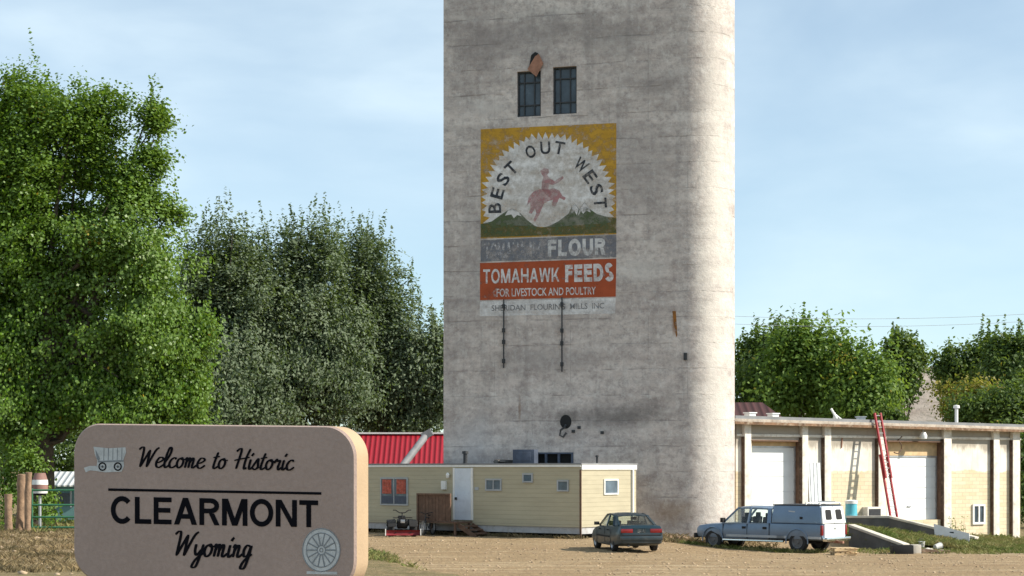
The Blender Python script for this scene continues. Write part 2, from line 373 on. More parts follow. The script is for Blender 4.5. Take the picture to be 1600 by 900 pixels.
def sign_face():
    m, t = base('brown_stucco_sign_face'); oc = t.n('ShaderNodeTexCoord', 3)
    nz = t.noise(oc, 26, 6, .7); big = t.noise(oc, 1.2, 3)
    c = t.mix(t.ramp(big, .3, .7), (.37, .277, .242), (.42, .317, .28))
    c = t.mix(t.math('MULTIPLY', t.ramp(nz, .38, .66), .38), c, (.27, .2, .172))
    finish(t, c, .85, nz, .5, .012, spec=.25); return m
M['sign_face'] = sign_face()
M['sign_edge'] = pm('tan_sign_edge', (.42, .30, .19), .8, .08, 3, .2, 40)
M['sign_ink'] = pm('black_sign_lettering', (.007, .007, .010), .95, .15, spec=.05)
M['sign_white'] = pm('pale_grey_plaque', (.50, .51, .52), .7, .15, 12, dirt=(.28, .29, .3, .6))
M['sign_grey'] = pm('grey_carved_lines', (.2, .215, .235), .7, .2, 10)
def dirt_mat():
    m, t = base('dry_dirt_and_gravel'); oc = t.n('ShaderNodeTexCoord', 3)
    a = t.noise(oc, .22, 6, .65); b = t.noise(t.mapv(oc, (1, 2.2, 1)), 1.4, 7, .7); g = t.noise(oc, 11, 6, .75)
    c = t.ramp(a, .3, .72, (.41, .30, .165), (.55, .42, .25))
    c = t.mix(t.math('MULTIPLY', t.ramp(b, .48, .72), .6), c, (.27, .18, .105))
    c = t.mix(t.math('MULTIPLY', t.ramp(g, .5, .72), .55), c, (.60, .48, .335))
    c = t.mix(t.math('MULTIPLY', t.ramp(g, .44, .26), .6), c, (.20, .13, .075))
    rut = t.noise(t.mapv(oc, (.11, 1.5, 1), rot=(0, 0, R(4))), .8, 6, .65, .6)
    c = t.mix(t.math('MULTIPLY', t.ramp(rut, .5, .64), .75), c, (.29, .20, .115))
    c = t.mix(t.math('MULTIPLY', t.n('ShaderNodeMapRange', Value=rut, _1=.46, _2=.34, _3=0.0, _4=1.0), .4), c, (.58, .46, .315))
    gr = t.n('ShaderNodeAttribute', 0, props=dict(attribute_name='turf'))
    gf = t.math('MULTIPLY', gr, t.ramp(t.noise(oc, 1.6, 5, .7), .3, .62))
    c = t.mix(gf, c, t.ramp(b, .3, .7, (.10, .105, .04), (.21, .17, .08)))
    v = t.n('ShaderNodeTexVoronoi', 0, Vector=oc, Scale=5.0)
    h = t.math('ADD', t.math('MULTIPLY', g, .5), t.math('ADD', t.math('ADD', b, t.math('MULTIPLY', rut, -1.2)), t.math('MULTIPLY', v, -.4)))
    finish(t, c, .95, h, 1.0, .12, spec=.15); return m
M['dirt'] = dirt_mat()
def hill_mat():
    m, t = base('dry_rocky_hillside'); oc = t.n('ShaderNodeTexCoord', 3)
    a = t.noise(t.mapv(oc, (1, 1, 4)), .12, 7, .7); b = t.noise(oc, .7, 6, .7)
    c = t.ramp(a, .3, .7, (.25, .2, .165), (.38, .33, .28)); c = t.mix(t.math('MULTIPLY', t.ramp(b, .5, .66), .6), c, (.12, .11, .07))
    finish(t, c, .95, b, .6, .5, spec=.1); return m
M['hill'] = hill_mat()

# ------------------------------------------------------------------ ground and far hill
def sstep(a, b, x): u = np.clip((x - a) / (b - a), 0, 1); return u*u*(3 - 2*u)
def hnoise(x, y, f, seed=0):
    return (np.sin(x*f + seed) * np.cos(y*f*1.31 + seed*2.1) + .6*np.sin(x*f*2.3 + y*f*1.7 + seed*.7) + .4*np.cos(x*f*4.1 - y*f*3.7 + seed)) / 2
def terrain(x, y):
    x = np.asarray(x, float); y = np.asarray(y, float)
    P = 1.5 - .35*sstep(15, 40, y)
    ye = np.interp(x, [-60, -12, -10.3, -8.6, -3.2, -1.6, 1.5, 40], [84, 84, 60, 46, 38.5, 31, 22, 20])
    z = P*(1 - sstep(0, 1, (y - ye)/8.0))
    z = z - .35*sstep(4, 11, x)*sstep(52, 70, y) - .62*sstep(14, 30, x)*sstep(66, 92, y)
    return z + .012*hnoise(x, y, 1.1, 1) + .02*hnoise(x, y, .35, 3)*sstep(10, 20, y)
def tz(x, y): return float(terrain(x, y))
gx = np.concatenate([[-1500, -700, -300, -150, -80, -50, -36], np.arange(-28, 40, .45), [46, 56, 80, 140, 300, 700, 1500]])
gy = np.concatenate([[-300, -100, -40, -12], np.arange(-4, 20, 2), np.arange(20, 100, .5), [104, 110, 120, 140, 180, 260, 400, 800, 2500]])
GX, GY = np.meshgrid(gx, gy); GZ = terrain(GX, GY)
GZ = GZ + np.where((GX > -28) & (GX < 40) & (GY > 20) & (GY < 99), np.random.RandomState(3).normal(0, .011, GX.shape), 0)
nx, ny = len(gx), len(gy); I = np.arange(nx*ny).reshape(ny, nx)
F = np.stack([I[:-1, :-1], I[:-1, 1:], I[1:, 1:], I[1:, :-1]], -1).reshape(-1, 4)
ground = np_mesh('ground', np.stack([GX, GY, GZ], -1).reshape(-1, 3), F, M['dirt'], smooth=True)
ground['kind'] = 'structure'
turf = np.clip(sstep(.35, .9, GZ)*.9 + sstep(14, 17, GX)*sstep(69, 72.5, GY)*.8 + sstep(92, 98, GY)*.9 + .5*sstep(30, 20, GY), 0, 1)
turf = np.maximum(turf, .95*np.exp(-((GX+5.2)/2.4)**2)*sstep(36, 40, GY)*sstep(50, 44, GY))
turf = turf*(1 - .75*sstep(-8.4, -10, GX)*sstep(54, 50, GY)*sstep(28, 31, GY))
at_ = ground.data.color_attributes.new('turf', 'FLOAT_COLOR', 'POINT')
at_.data.foreach_set('color', np.repeat(turf.reshape(-1, 1), 4, 1).astype(np.float32).ravel())
hx = np.linspace(-60, 420, 110); hy = np.linspace(190, 420, 50)
HX, HY = np.meshgrid(hx, hy)
HZm = 24*sstep(190, 330, HY)*sstep(-40, 90, HX) + 1.4*hnoise(HX, HY, .06, 2)*sstep(195, 240, HY) + .5*hnoise(HX, HY, .3, 5) - 1.5
n1, n2 = len(hx), len(hy); I = np.arange(n1*n2).reshape(n2, n1)
F = np.stack([I[:-1, :-1], I[:-1, 1:], I[1:, 1:], I[1:, :-1]], -1).reshape(-1, 4)
np_mesh('hill', np.stack([HX, HY, HZm], -1).reshape(-1, 3), F, M['hill'], smooth=True)['kind'] = 'structure'

# ------------------------------------------------------------------ tower
A14 = R(14)
TA = (8.3, 80.5)
TW = Frame(*TA, -math.cos(A14), math.sin(A14), -math.sin(A14), -math.cos(A14))
sL = TW.sp(693)
def tl(px, py, rx, rz, col, amt):   # a stain or painted sunlight: pixel centre, size in metres
    q = TW.px(px, py); return (q.x - TA[0], q.z, rx, rz, col, amt)
TOWER_SPOTS = [tl(955, 652, 2.6, .75, (.11, .10, .095), .6), tl(1010, 640, 1.5, .7, (.12, .11, .105), .5), tl(886, 655, .7, .55, (.05, .045, .04), .6),
               tl(800, 60, 3.2, 1.6, (.22, .2, .2), .5), tl(1000, 260, 2.2, 3.0, (.26, .24, .235), .4), tl(740, 420, 1.0, 4.5, (.26, .24, .24), .3), tl(960, 60, 2.6, 1.2, (.2, .185, .18), .5),
               tl(1053, 505, .14, .75, (.20, .09, .03), .9), tl(812, 640, .09, .8, (.2, .12, .07), .6), tl(1050, 800, 1.6, .7, (.30, .2, .12), .5),
               tl(860, 560, 3.2, .9, (.30, .285, .28), .4), tl(740, 690, 1.6, 1.6, (.50, .5, .52), .4), tl(1118, 300, 1.25, 14.0, (.72, .68, .62), .62), tl(1118, 650, 1.25, 9.0, (.72, .68, .62), .5), tl(745, 60, 2.0, 3.0, (.20, .175, .17), .45), tl(880, 40, 2.5, 1.0, (.19, .17, .165), .5), tl(1030, 130, 1.6, 1.0, (.2, .18, .175), .5), tl(1000, 420, 1.6, .8, (.62, .6, .57), .4), tl(760, 170, 1.8, .6, (.60, .57, .55), .4)]  # the tall pale spots paint sunlight onto the rounded corner
M['tower'] = tower_concrete()
tower = thing('grain_elevator', 'tall stained concrete grain tower with a faded painted feed advertisement', 'grain elevator', (*TA, 0))
TH, rC = 36.0, 1.96
cx, cy = TA[0] + rC*math.sin(A14), TA[1] + rC*math.cos(A14)
ring = [tuple(TW.p(sL, 0, 0)[:2]), TA]
for k in range(1, 25):
    a = R(-104 + k*106/24); ring.append((cx + rC*math.cos(a), cy + rC*math.sin(a)))
e = ring[-1]; ring += [(e[0] - .35, e[1] + 9.5), (ring[0][0] + 2.5, ring[0][1] + 10)]
# the wall is a skin with real openings on its flat side: built as strips round each opening
OPEN = []
def opening(x0, y0, x1, y1, depth): 
    (sa, za), (sb, zb) = TW.sz(x0, y0), TW.sz(x1, y1)
    OPEN.append((min(sa, sb), max(sa, sb), min(za, zb), max(za, zb), depth)); return OPEN[-1]
W1 = opening(808, 112, 845, 181, .35); W2 = opening(864, 105, 901, 177, .35); W3 = opening(838, 707, 896, 727, .4)
ss = sorted({0, sL, *[v for o in OPEN for v in o[:2]]}); zs = sorted({-1.5, TH, *[v for o in OPEN for v in o[2:4]]})
mb = MB()
for i in range(len(ss)-1):
    for j in range(len(zs)-1):
        sm, zm = (ss[i]+ss[i+1])/2, (zs[j]+zs[j+1])/2
        if any(o[0] < sm < o[1] and o[2] < zm < o[3] for o in OPEN): continue
        mb.add([TW.p(ss[i], 0, zs[j]), TW.p(ss[i+1], 0, zs[j]), TW.p(ss[i+1], 0, zs[j+1]), TW.p(ss[i], 0, zs[j+1])], [(0, 1, 2, 3)])
for o in OPEN:      # reveals
    q = [(o[0], o[2]), (o[1], o[2]), (o[1], o[3]), (o[0], o[3])]
    for k in range(4):
        a, b = q[k], q[(k+1) % 4]
        mb.add([TW.p(a[0], 0, a[1]), TW.p(b[0], 0, b[1]), TW.p(b[0], -o[4], b[1]), TW.p(a[0], -o[4], a[1])], [(0, 1, 2, 3)])
for i in range(1, len(ring)):
    a, b = ring[i], ring[(i+1) % len(ring)]
    mb.add([(*a, -1.5), (*b, -1.5), (*b, TH), (*a, TH)], [(0, 1, 2, 3)])
mb.add([(*p, TH) for p in ring], [tuple(range(len(ring)))])
wall = mb.build('wall', M['tower'], tower, smooth=True, recalc=False, angle=20)
bm = bmesh.new(); bm.from_mesh(wall.data); bmesh.ops.remove_doubles(bm, verts=bm.verts, dist=.0005); bmesh.ops.recalc_face_normals(bm, faces=bm.faces)
bm.to_mesh(wall.data); bm.free(); wall.data.set_sharp_from_angle(angle=R(20))
MB().fbox(TW, sL+.1, -.1, .25, -.25, TH-.02, TH+1.0).build('parapet', M['concrete_dark'], tower)

def steel_window(o, nm='window', cols=(.3, .72), rows=(.26, .76)):
    s0, s1, z0, z1, d = o; f = MB(); w_ = .07
    for a, b, c_, e_ in ((s0, s0+w_, z0, z1), (s1-w_, s1, z0, z1), (s0+w_, s1-w_, z0, z0+w_), (s0+w_, s1-w_, z1-w_, z1)):
        f.fbox(TW, a, b, -.22, -.14, c_, e_)
    for c_ in cols:
        x = s0 + (s1-s0)*c_; f.fbox(TW, x-.025, x+.025, -.215, -.16, z0+w_, z1-w_)
    for c_ in rows:
        z = z0 + (z1-z0)*c_; f.fbox(TW, s0+w_, s1-w_, -.213, -.162, z-.03, z+.03)
    fr = f.build(nm, M['steel_dark'], tower)
    MB().fbox(TW, s0, s1, -.27, -.24, z0, z1).build('pane', M['pane_dark'], fr)
    return fr
steel_window(W1); steel_window(W2)
# rusty plate hanging askew over the top corner of a window
def on_tower(poly, o0, o1, nm, mat, parent):
    return MB().prism(poly, lambda x, y: TW.px(x, y, o0), lambda x, y: TW.px(x, y, o1)).build(nm, mat, parent)
pl = on_tower([(824, 108), (838, 120), (849, 99), (842, 84), (836, 88)], .06, .09, 'hanging_plate', M['rust_plate'], tower)
pl['label'] = 'rusty brown sheet hanging askew over the left window'
on_tower([(827, 103), (834, 96), (841, 83), (836, 81), (830, 86)], .02, .055, 'plate_shadow_gap', M['black'], tower).name = 'bracket_or_shadow_gap'  # black sheet put in as the shadow gap behind the plate
# low opening behind the trailer roof, with pale posts
s0, s1, z0, z1, d = W3; f = MB()
for px_ in (839, 853, 873, 894):
    s = TW.sp(px_); f.fbox(TW, s-.05, s+.05, -.2, .03, z0, z1)
f.fbox(TW, s0, s1, -.2, .035, z1-.07, z1); fr = f.build('window', M['frame_blue'], tower)
MB().fbox(TW, s0, s1, -.3, -.26, z0, z1).build('pane', M['black'], fr)
# dark hole with a bent pipe hanging out of it
mb = MB(); mb.prism([(884 + 9*math.cos(a), 659 + 11*math.sin(a)) for a in np.linspace(0, 2*math.pi, 16, endpoint=False)],
         lambda x, y: TW.px(x, y, -.02), lambda x, y: TW.px(x, y, .012)); hole = mb.build('vent_hole', M['black'], tower)
MB().tube([TW.px(884, 664, .02), TW.px(882, 668, .16), TW.px(876, 672, .2), TW.px(875, 680, .2), TW.px(880, 683, .2), TW.px(885, 676, .18)], .055).build('pipe', M['steel_dark'], hole)
for px_, py_ in ((1071, 557), (896, 674), (905, 668), (941, 676)):
    q = TW.px(px_, py_, 0); mb = MB(); mb.box(q + Vector((-.24, -.97, 0))*.02, (.16, .06, .34 if px_ > 1000 else .14), A14*-1)
    mb.build('wall_bracket', M['steel_dark'], tower)
for px_, ya, yb in ((787, 468, 575), (878, 464, 581)):
    r_ = MB().tube([TW.px(px_, ya, .09), TW.px(px_, (ya+yb)/2, .09), TW.px(px_, yb, .09)], .035)
    for k in (.1, .45, .62, .9): r_.box(TW.px(px_, ya + (yb-ya)*k, .06), (.13, .16, .2), -A14)
    r_.build('hanging_rod', M['steel_dark'], tower)

# ---- painted advertisement: thin layers of old paint, each a few millimetres over the one below
LAY = {}
def flat(polys, lay, nm, mat, parent):
    mb = MB(); o = .006*lay
    for p in polys: mb.add([TW.px(x, y, o) for x, y in p], [tuple(range(len(p)))])
    return mb.build(nm, mat, parent, recalc=False)
def text2d(body, bold=0.0, space=1.0):
    """built-in font text as 2-D points and faces"""
    cu = bpy.data.curves.new('t', 'FONT'); cu.body = body; cu.size = 1; cu.offset = bold; cu.space_character = space; cu.resolution_u = 3
    o = bpy.data.objects.new('t', cu); COL.objects.link(o); bpy.context.view_layer.update()
    me = bpy.data.meshes.new_from_object(o.evaluated_get(bpy.context.evaluated_depsgraph_get()))
    v = [(a.co.x, a.co.y) for a in me.vertices]; f = [tuple(p.vertices) for p in me.polygons]
    bpy.data.objects.remove(o, do_unlink=True); bpy.data.curves.remove(cu); bpy.data.meshes.remove(me)
    return v, f
def fit(v):
    x0, x1 = min(a for a, b in v), max(a for a, b in v); y0, y1 = min(b for a, b in v), max(b for a, b in v)
    return [((a-x0)/(x1-x0), (b-y0)/(y1-y0)) for a, b in v]
def quad_map(q):      # q: pixel corners bl, br, tr, tl
    return lambda u, v: tuple((1-u)*(1-v)*q[0][k] + u*(1-v)*q[1][k] + u*v*q[2][k] + (1-u)*v*q[3][k] for k in (0, 1))
def wall_text(body, q, lay, nm, mat, parent, bold=0, space=1):
    v, f = text2d(body, bold, space); g = quad_map(q)
    return MB().add([TW.px(*g(*p), .006*lay) for p in fit(v)], f).build(nm, mat, parent, recalc=False)
def block_glyph(ch, t):
    P = []
    def rect(x0, y0, x1, y1): P.append([(x0, y0), (x1, y0), (x1, y1), (x0, y1)])
    def dg(xb, yb, xt, yt, w_): P.append([(xb, yb), (xb+w_, yb), (xt+w_, yt), (xt, yt)])
    def arc(cx, cy, rx, ry, a0, a1):
        n = max(6, int(abs(a1-a0)/14)); pr = None
        for k in range(n+1):
            a = R(a0+(a1-a0)*k/n); o = (cx+rx*math.cos(a), cy+ry*math.sin(a)); i = (cx+(rx-t)*math.cos(a), cy+(ry-t*.92)*math.sin(a))
            if pr: P.append([pr[0], o, i, pr[1]])
            pr = (o, i)
    h = t*.86; d = t*1.1
    if ch == 'C': w = .92; arc(.48, .5, .48, .52, 42, 318)
    elif ch == 'L': w = .7; rect(0, 0, t, 1); rect(t, 0, w, h)
    elif ch in 'EF': 
        w = .76 if ch == 'E' else .7; rect(0, 0, t, 1); rect(t, 1-h, w, 1); rect(t, .5-h/2+.02, w-.05, .5+h/2+.02)
        if ch == 'E': rect(t, 0, w, h)
    elif ch == 'A': w = .98; dg(0, 0, w/2-d/2, 1, d); dg(w-d, 0, w/2-d/2, 1, d); rect(.22, .22, w-.22, .22+h)
    elif ch == 'M': w = 1.08; rect(0, 0, t, 1); rect(w-t, 0, w, 1); dg(w/2-d/2, 0, t*.15, 1, d); dg(w/2-d/2, 0, w-t*.15-d, 1, d)
    elif ch == 'O': w = 1.0; arc(.5, .5, .5, .52, 0, 360)
    elif ch == 'N': w = .9; rect(0, 0, t, 1); rect(w-t, 0, w, 1); dg(w-d-t*.1, 0, t*.1, 1, d)
    elif ch == 'T': w = .8; rect(0, 1-h, w, 1); rect(w/2-t/2, 0, w/2+t/2, 1-h)
    elif ch == 'H': w = .88; rect(0, 0, t, 1); rect(w-t, 0, w, 1); rect(t, .5-h/2, w-t, .5+h/2)
    elif ch in 'RP':
        w = .86; rect(0, 0, t, 1); rect(t, 1-h, .5, 1); rect(t, .44, .5, .44+h); arc(.5, .72, .34, .28, -90, 90)
        if ch == 'R': dg(w-d, 0, .4, .44, d)
    elif ch == 'D': w = .9; rect(0, 0, t, 1); rect(t, 1-h, .42, 1); rect(t, 0, .42, h); arc(.42, .5, .48, .5, -90, 90)
    elif ch == 'U': w = .86; rect(0, .4, t, 1); rect(w-t, .4, w, 1); arc(w/2, .4, w/2, .42, 180, 360)
    elif ch == 'S': w = .8; arc(.4, .735, .37, .285, 25, 270); arc(.4, .265, .4, .285, -155, 90)
    elif ch == 'W': w = 1.3; e_ = d*.9; dg(.22, 0, 0, 1, e_); dg(.22, 0, w/2-e_/2, 1, e_); dg(w-.22-e_, 0, w/2-e_/2, 1, e_); dg(w-.22-e_, 0, w-e_, 1, e_)
    elif ch == 'K': w = .9; rect(0, 0, t, 1); dg(w-d, 0, .3, .56, d); dg(t*.9, .35, w-d-.03, 1, d)
    else: w = .4
    return P, w
def block2d(body, t, gap=.13):
    x = 0; out = []
    for ch in body:
        P, w = block_glyph(ch, t); out += [[(a+x, b) for a, b in p] for p in P]; x += w+gap
    x -= gap
    return [[(a/x, b) for a, b in p] for p in out]
def block_text(body, q, lay, nm, mat, parent, t=.2):
    g = quad_map(q); mb = MB()
    for i, p in enumerate(block2d(body, t)): mb.add([TW.px(*g(*k), .006*lay + .0004*(i % 12)) for k in p], [tuple(range(len(p)))])
    return mb.build(nm, mat, parent, recalc=False)
mural = flat([[(751, 202), (963, 192), (963, 366), (751, 373)]], 1, 'mural', M['m_yellow'], tower)
mural['label'] = 'ochre field of the painted advertisement'
CXm, CYm = 856.5, 313
sun_poly = []
for k in range(0, 81):
    a = R(-22 + k*224/80 + random.uniform(-.5, .5)); rr = (106 if k % 2 else 97) + random.uniform(-2.2, 2.2)
    sun_poly.append((CXm + rr*math.cos(a), CYm - rr*math.sin(a) - (CXm - CXm)*0))
sun_poly = [(min(max(x, 751.5), 962.5), y) for x, y in sun_poly]
mb = MB(); cpt = (CXm, CYm + 42)
mb.add([TW.px(*cpt, .012)] + [TW.px(x, y, .012) for x, y in sun_poly], [(0, k+1, k) for k in range(1, len(sun_poly))])
mb.build('sunburst', M['m_white'], mural, recalc=False)
flat([[(751, 350), (768, 346), (782, 336), (794, 328), (801, 326), (813, 333), (824, 344), (836, 353), (846, 356), (858, 353), (872, 346), (888, 334), (894, 322), (898, 318), (905, 327), (913, 316), (921, 326), (932, 334), (945, 338), (963, 341), (963, 364), (751, 371)]], 3, 'mountains', M['m_green'], mural)
for cap_ in ([(794, 328.5), (801, 326.5), (811, 332), (815, 338), (808, 336), (803, 341), (799, 335), (789, 337)], [(894, 322), (898, 318.5), (904, 327), (901, 336), (898, 330), (893, 333)], [(905, 328), (913, 316.8), (921, 326), (923, 332), (916, 329), (911, 334), (908, 329), (903, 338)]): flat([cap_], 4, 'snow_cap', M['m_letter'], mural)
def arc_letters(word, spots, h):
    mb = MB()
    for ch, (lx, ly) in zip(word, spots):
        v, f = text2d(ch, .02); v = fit(v); wd = h*.78*(1.25 if ch == 'W' else 1)
        th = math.atan2(CYm + 10 - ly, lx - CXm) - math.pi/2     # turn so that the tops face outwards
        c_, s_ = math.cos(th), math.sin(th); P = []
        for a, b in v:
            a, b = (a-.5)*wd, (b-.5)*h; P.append(TW.px(lx + a*c_ - b*s_, ly - (a*s_ + b*c_), .024))
        mb.add(P, f)
    return mb
for wd, sp_ in (('BEST', [(773, 325), (777, 302), (786, 280), (799, 263)]), ('OUT', [(829, 237), (852, 231), (874, 231)]), ('WEST', [(908, 258), (922, 276), (932, 296), (938, 317)])):
    arc_letters(wd, sp_, 20).build('arc_lettering', M['m_black'], mural, recalc=False)
# faded rider on a bucking horse
horse = [(823, 322), (826, 308), (834, 299), (845, 295), (856, 296), (866, 294), (874, 298), (879, 306), (884, 309), (882, 313), (874, 309), (871, 316), (867, 323), (862, 320), (864, 312), (857, 314), (850, 318), (846, 327), (842, 337), (836, 347), (833, 344), (838, 333), (836, 325), (831, 334), (826, 333), (829, 326), (828, 316)]
rider = [(846, 295), (847, 284), (849, 276), (846, 272), (844, 267), (850, 262), (857, 264), (858, 269), (855, 273), (859, 279), (867, 283), (872, 279), (879, 275), (881, 278), (873, 285), (865, 289), (858, 288), (857, 295), (862, 303), (858, 309), (852, 303)]
flat([horse], 3, 'horse', M['m_pink'], mural); flat([rider], 4, 'rider', M['m_pink'], mural)
gb = flat([[(751, 375), (963, 366.5), (963, 402), (751, 409)]], 1, 'flour_band', M['m_grey'], tower)
block_text('FLOUR', [(856, 401), (946, 398), (946, 372), (856, 375)], 2, 'flour_lettering', M['m_old_white'], gb, .27)
block_text('TOMAHAWK', [(757, 404), (846, 401), (846, 377), (757, 380)], 2, 'ghost_lettering', M['m_faint'], gb, .2)
rb = flat([[(750, 411), (963, 404), (962, 463.5), (750, 469)]], 1, 'feeds_panel', M['m_red'], tower)
block_text('TOMAHAWK', [(755, 443), (874, 440), (874, 418), (755, 421)], 2, 'lettering', M['m_letter'], rb, .2)
block_text('FEEDS', [(883, 441), (959, 439), (958, 411), (883, 414)], 2, 'lettering', M['m_letter'], rb, .29)
wall_text('FOR LIVESTOCK AND POULTRY', [(776, 464), (931, 460), (931, 448), (776, 451)], 2, 'lettering', M['m_letter'], rb, .012)
M['m_rust'] = worn('rust_streak_stain', (.27, .115, .03), .42, .1, 4)
flat([[(1050.5, 486), (1056, 486), (1057, 500), (1058.5, 524), (1056.5, 527), (1053, 506)]], 1, 'rust_streak', M['m_rust'], tower)
wb = flat([[(750, 471), (962, 465.5), (961, 490), (750, 494)]], 1, 'pale_strip', M['m_white'], tower)
wall_text('SHERIDAN  FLOURING  MILLS  INC', [(768, 486), (944, 482), (944, 473), (768, 477)], 2, 'lettering', M['m_ghost'], wb, .01)

# ------------------------------------------------------------------ trailer
A37 = R(37)
TO = (3.08, 76.0)
TR = Frame(*TO, -math.cos(A37), math.sin(A37), -math.sin(A37), -math.cos(A37))        # long front
TE = Frame(*TO, math.sin(A37), math.cos(A37), math.cos(A37), -math.sin(A37))          # end facing right
TLn, TWd, TTop, TSk = 18.0, 4.5, 3.2, .5
trailer = thing('office_trailer', 'long cream sided office trailer parked in front of the concrete tower', 'trailer', (*TO, tz(*TO)))
z_ = -.15
MB().fbox(TR, 0, TLn, 0, -TWd, TSk, TTop).build('siding', M['siding'], trailer)
MB().fbox(TR, .05, TLn-.05, -.05, -TWd+.05, .2, TSk).build('skirting', M['skirt'], trailer)
for k in range(7): MB().fbox(TR, .5+2.8*k, .9+2.8*k, -.4, -.8, z_-.1, TSk).build('support_block', M['concrete_dark'], trailer)
MB().fbox(TR, .3, TLn-.3, -1.2, -1.35, z_-.1, TSk).build('chassis_beam', M['black'], trailer)
mb = MB(); mb.fbox(TR, -.06, TLn+.06, .06, -TWd-.06, TTop+.1, TTop+.17); mb.build('roof', M['roof_felt'], trailer)
mb = MB(); mb.fbox(TE, 0, TWd, .005, .05, TTop-.12, TTop+.1); mb.fbox(TR, .0, TLn, .005, .045, TTop-.0, TTop+.1); mb.fbox(TE, 0, TWd, -TLn+.05, -.0, TTop, TTop+.098)
mb.build('fascia', M['white'], trailer)
mb = MB(); mb.fbox(TR, -.03, .07, .003, .03, TSk-.5, TTop-.12); mb.build('corner_trim', M['wood_brown'], trailer)
mb = MB(); mb.fbox(TE, TWd-.42, TWd-.32, .01, .1, .1, TTop-.13); mb.build('downpipe', M['white'], trailer)
def tr_window(fr, x0, y0, x1, y1, fm, pmat, split=True, nm='window'):
    (sa, za), (sb, zb) = fr.sz(x0, y0), fr.sz(x1, y1); s0, s1 = sorted((sa, sb)); z0, z1 = sorted((za, zb)); w_ = .07
    mb = MB()
    for a, b, c_, e_ in ((s0, s0+w_, z0, z1), (s1-w_, s1, z0, z1), (s0+w_, s1-w_, z0, z0+w_), (s0+w_, s1-w_, z1-w_, z1)): mb.fbox(fr, a, b, .004, .055, c_, e_)
    if split: mb.fbox(fr, (s0+s1)/2-.025, (s0+s1)/2+.025, .006, .05, z0+w_, z1-w_)
    f = mb.build(nm, fm, trailer)
    MB().fbox(fr, s0+w_, s1-w_, .002, .022, z0+w_, z1-w_).build('pane', pmat, f)
    return f, (s0, s1, z0, z1)
bwin, (s0, s1, z0, z1) = tr_window(TR, 595, 746, 638, 790, M['grey_metal'], M['pane'], nm='window')
bwin['label'] = 'wide window with red cloth hung behind its upper half'
zc = z0 + (z1-z0)*.42
for a, b in ((.08, .40), (.60, .92)):
    mb = MB(); sa, sb = s0+(s1-s0)*a, s0+(s1-s0)*b
    for k in range(6):
        u0, u1 = sa+(sb-sa)*k/6, sa+(sb-sa)*(k+1)/6; mb.fbox(TR, u0, u1, .026, .04 + .012*(k % 2), zc, z1-.1)
    mb.build('curtain', M['red_curtain'], bwin)
MB().fbox(TR, s0+.1, s1-.1, .026, .04, z0+.09, zc-.12).build('lower_panel', M['frame_blue'], bwin)
tr_window(TR, 759, 748, 784, 767, M['grey_metal'], M['pane']); tr_window(TR, 817, 739.5, 833, 754, M['grey_metal'], M['pane'], False)
tr_window(TR, 871, 750, 889, 768, M['grey_metal'], M['pane'], False)
tr_window(TE, 943, 748.5, 965, 772.5, M['white'], M['pane'], False)
sa, sb = TR.sp(737), TR.sp(711.5); zb = TR.sz(711, 812)[1]
dr = MB().fbox(TR, sa, sb, .006, .05, zb, TTop-.06).build('door', M['door_pale'], trailer)
for a_, b_ in ((sb+.001, sb+.1), (sa-.1, sa-.001)): MB().fbox(TR, a_, b_, .004, .07, zb, TTop-.04).build('frame', M['white'], dr)
MB().box(TR.p(sb-.1, .09, zb+1.0), (.07, .09, .12), -A37).build('handle', M['black'], dr)
mb = MB()
for k in (0.12, .38, .68): mb.fbox(TR, sa+.18, sb-.18, .051, .058, zb+.1+k*2.1, zb+.5+k*2.1)
mb.build('door_panel', M['door_pale'], dr)
MB().lathe(TR.px(699.5, 743, .1), [(.0, -.12), (.07, -.1), (.09, .05), (.04, .13), (0, .14)], n=10).build('porch_light', M['white'], trailer, smooth=True)
mb = MB(); s, z = TR.sz(695, 758); mb.fbox(TR, s-.13, s+.13, .004, .13, z-.2, z+.2); mb.build('meter_box', M['white'], trailer)
mb = MB(); s, z = TR.sz(745, 763.5); mb.fbox(TR, s-.12, s+.12, .004, .02, z-.07, z+.07); mb.build('notice_plate', M['grey_metal'], trailer)
# things standing on the trailer roof
for k, (px_, d_, h_, r_, lb) in enumerate(((727, 82, .62, .1, 'dark stove pipe on the trailer roof above its door'), (933, 78.5, .38, .05, 'thin short vent on the trailer roof near its end'))):
    q = at(px_, 723, d_); zt = TTop + .17
    o = MB().lathe((q.x, q.y, zt), [(r_, 0), (r_, h_*.75), (r_*1.6, h_*.76), (r_*1.5, h_*.95), (0, h_)], n=12).build('roof_vent', M['steel_dark'], at0=(q.x, q.y, zt), smooth=True)
    tag(o, lb, 'vent')
q = at(821, 716, 81.2); mb = MB(); mb.box((q.x, q.y, TTop+.17+.33), (1.05, .8, .66), -A14); mb.box((q.x-.1, q.y-.41, TTop+.5), (.7, .03, .4), -A14)
tag(mb.build('rooftop_cooler', M['frame_blue'], at0=(q.x, q.y, TTop+.17), bevel=.03), 'dark blue grey cooler box on the trailer roof against the tower', 'cooler')
mb = MB(); rr = random.Random(2)
q = at(780, 722, 81.5)
for k in range(9): mb.box((q.x + rr.uniform(-.5, .5), q.y + rr.uniform(-.3, .3), TTop+.17+rr.uniform(.05, .12)), (rr.uniform(.2, .5), rr.uniform(.1, .3), rr.uniform(.08, .2)), rr.uniform(0, 3), rr.uniform(-.2, .2))
tag(mb.build('scrap_pile', M['concrete_dark'], at0=(q.x, q.y, TTop+.17)), 'low heap of dark scrap on the trailer roof', 'scrap')
